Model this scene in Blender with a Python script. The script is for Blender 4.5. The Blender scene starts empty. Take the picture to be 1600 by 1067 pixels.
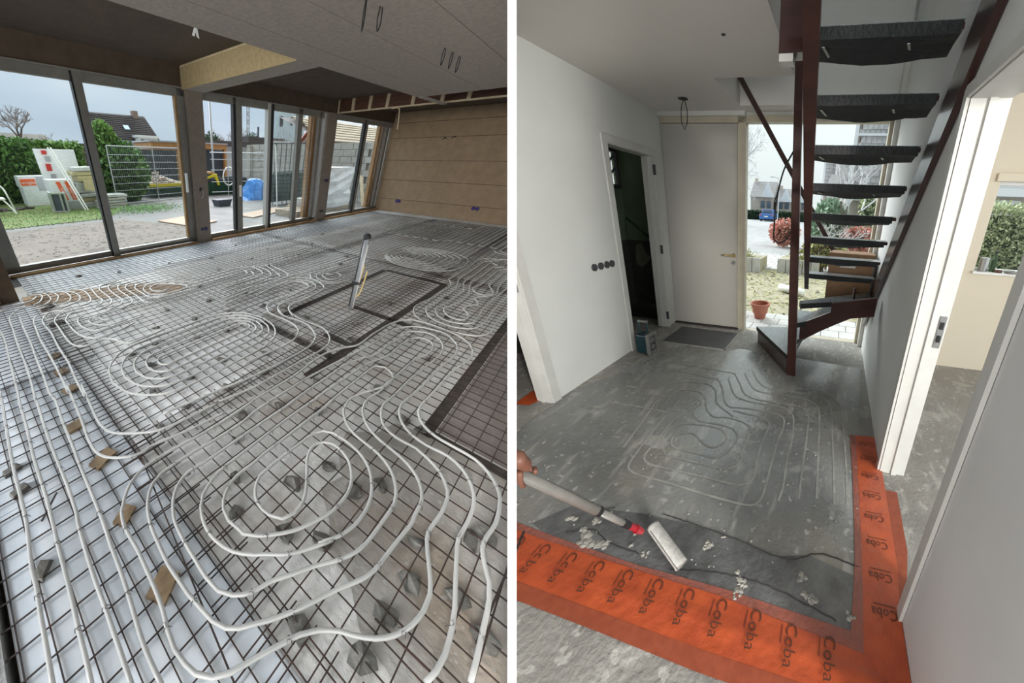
import bpy, bmesh, math, random
from mathutils import Vector, Matrix, Euler, noise
R_ = math.radians
random.seed(7)
SC = bpy.context.scene
COL = SC.collection

# ------------------------------------------------------------------ camera, exposure, sky, lamps
cd = bpy.data.cameras.new('camera'); cam = bpy.data.objects.new('camera', cd); COL.objects.link(cam)
cd.sensor_width = 36.0; cd.lens = 12.6; cd.clip_start = 0.02; cd.clip_end = 400
cam.location = (0, 0, 1.5); cam.rotation_euler = (R_(90 - 24.4), 0, 0)
SC.camera = cam
SC.view_settings.view_transform = 'Standard'; SC.view_settings.look = 'None'
SC.view_settings.gamma = 1.0; SC.view_settings.use_curve_mapping = False
SC.view_settings.exposure = 0.0

wd = bpy.data.worlds.new('overcast_sky'); SC.world = wd; wd.use_nodes = True
nt = wd.node_tree; nt.nodes.clear()
def N(t, **kw):
    n = nt.nodes.new(t)
    for k, v in kw.items(): setattr(n, k, v)
    return n
tc = N('ShaderNodeTexCoord'); sep = N('ShaderNodeSeparateXYZ')
nt.links.new(tc.outputs['Generated'], sep.inputs[0])
# overcast sky: brighter towards the zenith, cloud cover blue-grey on one side and thin and white on the other
mz = N('ShaderNodeMapRange'); nt.links.new(sep.outputs['Z'], mz.inputs[0])
mz.inputs[1].default_value = 0.0; mz.inputs[2].default_value = 1.0; mz.inputs[3].default_value = 1.0; mz.inputs[4].default_value = 2.4
cl = N('ShaderNodeTexNoise'); cl.inputs['Scale'].default_value = 2.6; cl.inputs['Detail'].default_value = 6
mp = N('ShaderNodeMapping'); mp.inputs['Scale'].default_value = (1, 1, 3.2)
nt.links.new(tc.outputs['Generated'], mp.inputs[0]); nt.links.new(mp.outputs[0], cl.inputs['Vector'])
side = N('ShaderNodeMapRange'); nt.links.new(sep.outputs['X'], side.inputs[0])
side.inputs[1].default_value = -0.2; side.inputs[2].default_value = 0.35
cr = N('ShaderNodeValToRGB'); cr.color_ramp.elements[0].position = .3; cr.color_ramp.elements[1].position = .72
cr.color_ramp.elements[0].color = (.42, .53, .66, 1); cr.color_ramp.elements[1].color = (.66, .73, .80, 1)
nt.links.new(cl.outputs[0], cr.inputs[0])
mx = N('ShaderNodeMix', data_type='RGBA'); nt.links.new(side.outputs[0], mx.inputs[0])
nt.links.new(cr.outputs[0], mx.inputs[6]); mx.inputs[7].default_value = (.90, .96, .97, 1)
vm = N('ShaderNodeVectorMath', operation='SCALE'); nt.links.new(mx.outputs[2], vm.inputs[0]); nt.links.new(mz.outputs[0], vm.inputs[3])
bg = N('ShaderNodeBackground'); nt.links.new(vm.outputs[0], bg.inputs[0]); bg.inputs[1].default_value = 1.0
wo = N('ShaderNodeOutputWorld'); nt.links.new(bg.outputs[0], wo.inputs[0])

def area(name, loc, target, sx, sy, power, col=(1, 1, 1)):
    l = bpy.data.lights.new(name, 'AREA'); l.shape = 'RECTANGLE'; l.size = sx; l.size_y = sy; l.energy = power; l.color = col
    o = bpy.data.objects.new(name, l); COL.objects.link(o); o.location = loc
    d = Vector(target) - Vector(loc); o.rotation_euler = d.to_track_quat('-Z', 'Y').to_euler(); return o
area('daylight_behind_living', (-4.6, -1.8, 2.6), (-2.8, 3.5, 0.0), 3.0, 2.2, 130, (.95, .975, 1))
area('fill_far_behind_living', (-5.0, -6.0, 1.9), (-4.0, 8.0, 1.0), 4.0, 2.4, 800, (1, .96, .91))  # unseen fill lamp added to lift the back wall and far floor
area('fill_behind_hall', (.36, -3.2, 2.15), (1.3, 4.0, 1.6), .5, 1.8, 270, (1, .975, .93))  # added lamp without a real source, brightening the hall walls
# the bright part of the overcast sky beyond the garden and the street: very soft, low
sl = bpy.data.lights.new('bright_overcast', 'SUN'); sl.energy = 9.5; sl.angle = R_(70); sl.color = (.97, .985, 1)
so = bpy.data.objects.new('bright_overcast', sl); COL.objects.link(so)
so.rotation_euler = Vector((.48, -1.0, -.45)).to_track_quat('-Z', 'Y').to_euler()

# ------------------------------------------------------------------ the rooms' sheared frames: origin under the camera, axes skewed to match each view
class Frame:
    def __init__(s, o, ax, ay, az):
        s.o = Vector(o); s.ax = Vector(ax); s.ay = Vector(ay); s.az = Vector(az)
    def pt(s, p): return s.o + s.ax * p[0] + s.ay * p[1] + s.az * p[2]
LIV = Frame((-0.67154, 0.32187, 0), (0.21818, 0.75734, 0.02783), (-1.17654, 0.81198, 0.04402), (0.44769, -0.21458, 1.0))
HALL = Frame((0.42063, 0.05859, 0), (0.93781, 1.08351, -0.08515), (-0.81220, 0.22725, 0.02697), (-0.28042, -0.03906, 1.0))

# ------------------------------------------------------------------ materials
MATS = {}
def mat(name, col, rough=.7, var=.0, scale=8., col2=None, bump=0., bscale=None, metal=0., spec=.5, stretch=None, detail=5, lo=.35, hi=.65, coat=0., roughvar=0.):
    if name in MATS: return MATS[name]
    m = bpy.data.materials.new(name); m.use_nodes = True; t = m.node_tree; t.nodes.clear()
    n = lambda k: t.nodes.new(k)
    out = n('ShaderNodeOutputMaterial'); b = n('ShaderNodeBsdfPrincipled'); t.links.new(b.outputs[0], out.inputs[0])
    b.inputs['Base Color'].default_value = (*col, 1); b.inputs['Roughness'].default_value = rough
    b.inputs['Metallic'].default_value = metal; b.inputs['Specular IOR Level'].default_value = spec
    if coat: b.inputs['Coat Weight'].default_value = coat; b.inputs['Coat Roughness'].default_value = .15
    if var or col2 or bump or roughvar:
        at = n('ShaderNodeAttribute'); at.attribute_name = 'rc'; vec = at.outputs['Vector']
        if stretch:
            mpn = n('ShaderNodeMapping'); mpn.inputs['Scale'].default_value = stretch; t.links.new(vec, mpn.inputs[0]); vec = mpn.outputs[0]
        nz = n('ShaderNodeTexNoise'); nz.inputs['Scale'].default_value = scale; nz.inputs['Detail'].default_value = detail
        nz.inputs['Roughness'].default_value = .6
        t.links.new(vec, nz.inputs['Vector'])
        c2 = col2 or tuple(max(0, c * (1 - var)) for c in col)
        rp = n('ShaderNodeMapRange'); rp.inputs[1].default_value = lo; rp.inputs[2].default_value = hi; t.links.new(nz.outputs[0], rp.inputs[0])
        mxn = n('ShaderNodeMix'); mxn.data_type = 'RGBA'; t.links.new(rp.outputs[0], mxn.inputs[0])
        mxn.inputs[6].default_value = (*c2, 1); mxn.inputs[7].default_value = (*col, 1)
        t.links.new(mxn.outputs[2], b.inputs['Base Color'])
        if roughvar:
            rr = n('ShaderNodeMapRange'); rr.inputs[1].default_value = .3; rr.inputs[2].default_value = .7; t.links.new(nz.outputs[0], rr.inputs[0])
            rr.inputs[3].default_value = max(.02, rough - roughvar); rr.inputs[4].default_value = min(1, rough + roughvar); t.links.new(rr.outputs[0], b.inputs['Roughness'])
        if bump:
            n2 = n('ShaderNodeTexNoise'); n2.inputs['Scale'].default_value = bscale or scale * 4; n2.inputs['Detail'].default_value = 4
            t.links.new(at.outputs['Vector'], n2.inputs['Vector'])
            bp = n('ShaderNodeBump'); bp.inputs['Strength'].default_value = min(1, bump); bp.inputs['Distance'].default_value = .01
            t.links.new(n2.outputs[0], bp.inputs['Height']); t.links.new(bp.outputs[0], b.inputs['Normal'])
    MATS[name] = m; return m
def spatter(name, base, base2, spot, scale=30., thr=.66, big=3., rough=.5, bump=.2, amount=.8, warm=None, coat=0., roughvar=.1, bigthr=.62, streak=0.):
    """worn floor: two-tone base, paint or plaster spots, larger stains"""
    m = mat(name, base, rough, scale=big, col2=base2, bump=bump, bscale=40, coat=coat, roughvar=roughvar, lo=.3, hi=.7)
    t = m.node_tree; b = next(x for x in t.nodes if x.type == 'BSDF_PRINCIPLED')
    src = b.inputs['Base Color'].links[0].from_socket
    n = lambda k: t.nodes.new(k)
    at = n('ShaderNodeAttribute'); at.attribute_name = 'rc'
    def layer(src, sc, th, c, amt, det=3, soft=.03, st=(1, 1, 1)):
        mpn = n('ShaderNodeMapping'); mpn.inputs['Scale'].default_value = st; t.links.new(at.outputs['Vector'], mpn.inputs[0])
        nz = n('ShaderNodeTexNoise'); nz.inputs['Scale'].default_value = sc; nz.inputs['Detail'].default_value = det
        t.links.new(mpn.outputs[0], nz.inputs['Vector'])
        rp = n('ShaderNodeMapRange'); rp.inputs[1].default_value = th; rp.inputs[2].default_value = th + soft; rp.inputs[4].default_value = amt
        t.links.new(nz.outputs[0], rp.inputs[0]); q = n('ShaderNodeMix'); q.data_type = 'RGBA'
        t.links.new(rp.outputs[0], q.inputs[0]); t.links.new(src, q.inputs[6]); q.inputs[7].default_value = (*c, 1); return q.outputs[2]
    if warm: src = layer(src, 1.6, .5, warm, .7, soft=.2)
    if streak: src = layer(src, 5, .56, spot, streak, det=8, soft=.12, st=(.8, 3.2, 1)); src = layer(src, 2.2, .55, spot, streak * .6, det=5, soft=.2)
    src = layer(src, scale, thr, spot, amount, det=2)
    src = layer(src, scale * .3, bigthr, spot, amount * .7, det=6, soft=.05, st=(1, .55, 1))
    t.links.new(src, b.inputs['Base Color']); return m
def brickmat(name, c1, c2, mortar, w, h, swap=False, rough=.8):
    """tiles and masonry too far away to be built one by one"""
    m = mat(name, c1, rough); t = m.node_tree; b = next(x for x in t.nodes if x.type == 'BSDF_PRINCIPLED')
    at = t.nodes.new('ShaderNodeAttribute'); at.attribute_name = 'rc'
    sp = t.nodes.new('ShaderNodeSeparateXYZ'); t.links.new(at.outputs['Vector'], sp.inputs[0]); cb = t.nodes.new('ShaderNodeCombineXYZ')
    t.links.new(sp.outputs[1 if swap else 0], cb.inputs[0]); t.links.new(sp.outputs[2], cb.inputs[1])
    br = t.nodes.new('ShaderNodeTexBrick'); t.links.new(cb.outputs[0], br.inputs['Vector'])
    br.inputs['Color1'].default_value = (*c1, 1); br.inputs['Color2'].default_value = (*c2, 1); br.inputs['Mortar'].default_value = (*mortar, 1)
    br.inputs['Scale'].default_value = 1; br.inputs['Brick Width'].default_value = w; br.inputs['Row Height'].default_value = h; br.inputs['Mortar Size'].default_value = min(w, h) * .08
    t.links.new(br.outputs[0], b.inputs['Base Color']); return m
def glassmat(name, tint=(.96, .98, .97), gl=.06):
    m = bpy.data.materials.new(name); m.use_nodes = True; t = m.node_tree; t.nodes.clear(); n = t.nodes.new
    out = n('ShaderNodeOutputMaterial'); mxs = n('ShaderNodeMixShader'); tr = n('ShaderNodeBsdfTransparent'); g = n('ShaderNodeBsdfGlossy')
    tr.inputs[0].default_value = (*tint, 1); g.inputs['Roughness'].default_value = .02; g.inputs[0].default_value = (1, 1, 1, 1)
    lw = n('ShaderNodeLayerWeight'); lw.inputs[0].default_value = .25; mm = n('ShaderNodeMath'); mm.operation = 'MULTIPLY'; mm.inputs[1].default_value = gl * 4
    t.links.new(lw.outputs['Fresnel'], mm.inputs[0]); t.links.new(mm.outputs[0], mxs.inputs[0]); t.links.new(tr.outputs[0], mxs.inputs[1]); t.links.new(g.outputs[0], mxs.inputs[2])
    t.links.new(mxs.outputs[0], out.inputs[0]); MATS[name] = m; return m

# ------------------------------------------------------------------ object helpers
BASE = {}
def tag(o, label=None, cat=None, group=None, kind=None):
    if label: o['label'] = label
    if cat: o['category'] = cat
    if group: o['group'] = group
    if kind: o['kind'] = kind
    return o
class MB:
    """collects shapes given in a room frame and links them as one mesh object"""
    def __init__(s, fr): s.f = fr; s.v = []; s.q = []; s.sm = False
    def poly(s, pts, faces):
        b = len(s.v); s.v += [tuple(p) for p in pts]; s.q += [tuple(b + i for i in f) for f in faces]; return s
    def box(s, x0, x1, y0, y1, z0, z1):
        if x0 > x1: x0, x1 = x1, x0
        if y0 > y1: y0, y1 = y1, y0
        if z0 > z1: z0, z1 = z1, z0
        return s.poly([(x0, y0, z0), (x1, y0, z0), (x1, y1, z0), (x0, y1, z0), (x0, y0, z1), (x1, y0, z1), (x1, y1, z1), (x0, y1, z1)],
                      [(3, 2, 1, 0), (4, 5, 6, 7), (0, 1, 5, 4), (1, 2, 6, 5), (2, 3, 7, 6), (3, 0, 4, 7)])
    def obox(s, c, d, rot=(0, 0, 0), taper=1.0):
        E = Euler(rot).to_matrix(); P = []
        for z in (-.5, .5):
            k = taper if z > 0 else 1
            for x, y in ((-.5, -.5), (.5, -.5), (.5, .5), (-.5, .5)): P.append(Vector(c) + E @ Vector((x * d[0] * k, y * d[1] * k, z * d[2])))
        return s.poly(P, [(3, 2, 1, 0), (4, 5, 6, 7), (0, 1, 5, 4), (1, 2, 6, 5), (2, 3, 7, 6), (3, 0, 4, 7)])
    def beam(s, a, b, w, h, up=(0, 0, 1)):
        a, b = Vector(a), Vector(b); d = (b - a).normalized(); sd = d.cross(Vector(up))
        if sd.length < 1e-4: sd = d.cross(Vector((1, 0, 0)))
        sd.normalize(); u = sd.cross(d)
        P = []
        for e in (a, b):
            for i, j in ((-1, -1), (1, -1), (1, 1), (-1, 1)): P.append(e + sd * (w / 2 * i) + u * (h / 2 * j))
        return s.poly(P, [(0, 1, 2, 3), (7, 6, 5, 4), (1, 0, 4, 5), (2, 1, 5, 6), (3, 2, 6, 7), (0, 3, 7, 4)])
    def tube(s, pts, r, n=6, cap=True, r2=None):
        pts = [Vector(p) for p in pts]; b = len(s.v); m = len(pts); prev = None
        for i, p in enumerate(pts):
            d = (pts[min(i + 1, m - 1)] - pts[max(i - 1, 0)]).normalized()
            if prev is None:
                a = d.orthogonal().normalized() if abs(d.z) > .9 else d.cross(Vector((0, 0, 1))).normalized()
            else:
                a = (prev - d * prev.dot(d)).normalized()
            prev = a; c = d.cross(a); rr = r if r2 is None else r + (r2 - r) * i / (m - 1)
            for k in range(n):
                t = 2 * math.pi * k / n; s.v.append(tuple(p + a * (rr * math.cos(t)) + c * (rr * math.sin(t))))
        for i in range(m - 1):
            for k in range(n):
                k2 = (k + 1) % n; s.q.append((b + i * n + k, b + i * n + k2, b + (i + 1) * n + k2, b + (i + 1) * n + k))
        if cap: s.q.append(tuple(b + k for k in range(n))[::-1]); s.q.append(tuple(b + (m - 1) * n + k for k in range(n)))
        return s
    def lathe(s, c, prof, n=16, axis='z', cap=True):
        b = len(s.v)
        for r, h in prof:
            for k in range(n):
                t = 2 * math.pi * k / n; u, w = r * math.cos(t), r * math.sin(t)
                o = {'z': (u, w, h), 'x': (h, u, w), 'y': (u, h, w)}[axis]
                s.v.append((c[0] + o[0], c[1] + o[1], c[2] + o[2]))
        for i in range(len(prof) - 1):
            for k in range(n):
                k2 = (k + 1) % n; s.q.append((b + i * n + k, b + i * n + k2, b + (i + 1) * n + k2, b + (i + 1) * n + k))
        if cap:
            s.q.append(tuple(b + k for k in range(n))[::-1]); s.q.append(tuple(b + (len(prof) - 1) * n + k for k in range(n)))
        return s
    def prism(s, poly, axis, a, b):
        """polygon in the two other axes, extruded along axis from a to b"""
        def P(u, w, t): return {'x': (t, u, w), 'y': (u, t, w), 'z': (u, w, t)}[axis]
        n = len(poly); pts = [P(u, w, a) for u, w in poly] + [P(u, w, b) for u, w in poly]
        return s.poly(pts, [tuple(range(n))[::-1], tuple(range(n, 2 * n))] + [(i, (i + 1) % n, n + (i + 1) % n, n + i) for i in range(n)])
    def rock(s, c, r, seed, n=7, squash=(1, 1, .6)):
        rn = random.Random(seed); b = bmesh.new(); pts = []
        for i in range(n + 5):
            d = Vector((rn.gauss(0, 1), rn.gauss(0, 1), rn.gauss(0, 1))).normalized() * r * rn.uniform(.75, 1.1)
            b.verts.new((c[0] + d.x * squash[0], c[1] + d.y * squash[1], c[2] + max(d.z * squash[2], -r * .35)))
        res = bmesh.ops.convex_hull(b, input=b.verts[:]); b.verts.index_update(); used = [v for v in b.verts if v.link_faces]
        ix = {v: i for i, v in enumerate(used)}
        s.poly([v.co[:] for v in used], [tuple(ix[v] for v in f.verts) for f in b.faces]); b.free(); return s
    def leaves(s, c, rad, n, size, seed, shell=.55, aspect=.45):
        """leaf blades spread through an ellipsoid crown"""
        rn = random.Random(seed)
        for _ in range(n):
            d = Vector((rn.gauss(0, 1), rn.gauss(0, 1), rn.gauss(0, 1))).normalized(); k = rn.uniform(shell, 1.0)
            p = Vector((c[0] + d.x * rad[0] * k, c[1] + d.y * rad[1] * k, c[2] + d.z * rad[2] * k))
            a = (d + Vector((rn.gauss(0, .7), rn.gauss(0, .7), rn.gauss(0, .7)))).normalized(); e = a.orthogonal().normalized()
            e.rotate(Matrix.Rotation(rn.uniform(0, 6.28), 3, a)); L = size * rn.uniform(.6, 1.3)
            s.poly([p - e * L * aspect * .5, p + a * L * .5 , p + e * L * aspect * .5, p - a * L * .5], [(0, 1, 2, 3)])
        return s
    def leafbox(s, x0, x1, y0, y1, z0, z1, n, size, seed, aspect=.5, face='y'):
        rn = random.Random(seed)
        for _ in range(n):
            p = Vector((rn.uniform(x0, x1), rn.uniform(y0, y1), rn.uniform(z0, z1)))
            if rn.random() < .65:
                if face == 'y': p.y = y0 + rn.uniform(-.06, .12) * (y1 - y0 + .3)
                else: p.x = x0 + rn.uniform(-.06, .12) * (x1 - x0 + .3)
            elif rn.random() < .5: p.z = z1 + rn.gauss(0, .05)
            a = Vector((rn.gauss(0, 1), rn.gauss(0, 1) - .4, rn.gauss(0, 1) + .3)).normalized(); e = a.orthogonal().normalized()
            e.rotate(Matrix.Rotation(rn.uniform(0, 6.28), 3, a)); L = size * rn.uniform(.6, 1.3)
            s.poly([p - e * L * aspect * .5, p + a * L * .5, p + e * L * aspect * .5, p - a * L * .5], [(0, 1, 2, 3)])
        return s
    def build(s, name, m, parent=None, label=None, cat=None, group=None, kind=None, smooth=False, clip=0, bevel=0):
        rc = s.v
        me = bpy.data.meshes.new(name); W = [s.f.pt(p) for p in rc]
        if parent is not None: base = BASE[parent.name]
        else:
            lo = [min(p[i] for p in rc) for i in range(3)]; hi = [max(p[i] for p in rc) for i in range(3)]
            base = s.f.pt(((lo[0] + hi[0]) / 2, (lo[1] + hi[1]) / 2, lo[2]))
        me.from_pydata([w - base for w in W], [], s.q)
        at = me.attributes.new('rc', 'FLOAT_VECTOR', 'POINT'); at.data.foreach_set('vector', [c for p in rc for c in p])
        if clip:
            bm = bmesh.new(); bm.from_mesh(me)
            bmesh.ops.bisect_plane(bm, geom=bm.verts[:] + bm.edges[:] + bm.faces[:], plane_co=Vector((clip * (.002 if kind == 'structure' or (parent is not None and parent.get('kind') == 'structure') else .0085), 0, 0)) - base, plane_no=(-clip, 0, 0), clear_outer=True)
            bm.to_mesh(me); bm.free()
        if smooth: me.polygons.foreach_set('use_smooth', [True] * len(me.polygons))
        me.materials.append(m if not isinstance(m, str) else MATS[m]); me.validate(); me.update()
        o = bpy.data.objects.new(name, me); COL.objects.link(o)
        if parent is not None: o.parent = parent
        else: o.location = base
        BASE[o.name] = base
        if bevel:
            md = o.modifiers.new('bevel', 'BEVEL'); md.width = bevel; md.segments = 2
        return tag(o, label, cat, group, kind)
def thing(name, fr, base, label=None, cat=None, group=None, kind=None):
    o = bpy.data.objects.new(name, None); COL.objects.link(o); b = fr.pt(base); o.location = b; o.empty_display_size = .1
    BASE[o.name] = b; return tag(o, label, cat, group, kind)
def copy_tree(o, parent=None):
    c = o.copy(); COL.objects.link(c)
    if parent: c.parent = parent
    for ch in [x for x in o.children]: copy_tree(ch, c)
    return c
def place_copy(o, fr, d, label=None, group=None):
    """a copy of a whole thing, moved by d in the frame"""
    c = copy_tree(o); c.location = o.location + (fr.ax * d[0] + fr.ay * d[1] + fr.az * d[2])
    if label: c['label'] = label
    if group: c['group'] = group
    return c
def text(fr, s, size, origin, right, up, m, parent, name, thick=.0006, xscale=1.0):
    cu = bpy.data.curves.new('t', 'FONT'); cu.body = s; cu.size = size; cu.resolution_u = 2; to = bpy.data.objects.new('t', cu)
    COL.objects.link(to); dg = bpy.context.evaluated_depsgraph_get(); me = bpy.data.meshes.new_from_object(to.evaluated_get(dg))
    r, u = Vector(right), Vector(up); nrm = r.cross(u); o = Vector(origin); b = MB(fr)
    b.poly([o + r * v.co.x * xscale + u * v.co.y + nrm * thick for v in me.vertices], [tuple(p.vertices) for p in me.polygons])
    bpy.data.objects.remove(to); bpy.data.curves.remove(cu); bpy.data.meshes.remove(me)
    return b.build(name, m, parent)
def spline(P, step=.03, closed=False):
    """Catmull-Rom through the given points"""
    P = [Vector((*p, 0)) if len(p) == 2 else Vector(p) for p in P]; out = []; n = len(P)
    for i in range(n - 1):
        p0, p1, p2, p3 = P[max(i - 1, 0)], P[i], P[i + 1], P[min(i + 2, n - 1)]
        L = (p2 - p1).length; k = max(1, min(14, int(L / step)))
        if L > .5 and 0 < i < n - 2: k = max(k, 8)
        # centripetal-ish tangents so that long straight runs stay straight
        m1 = (p2 - p0) * (L / max(1e-6, (p2 - p1).length + (p1 - p0).length)) if i > 0 else (p2 - p1)
        m2 = (p3 - p1) * (L / max(1e-6, (p3 - p2).length + (p2 - p1).length)) if i < n - 2 else (p2 - p1)
        for j in range(k):
            t = j / k; t2, t3 = t * t, t * t * t
            out.append(p1 * (2 * t3 - 3 * t2 + 1) + m1 * (t3 - 2 * t2 + t) + p2 * (-2 * t3 + 3 * t2) + m2 * (t3 - t2))
    out.append(P[-1]); return out
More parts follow.
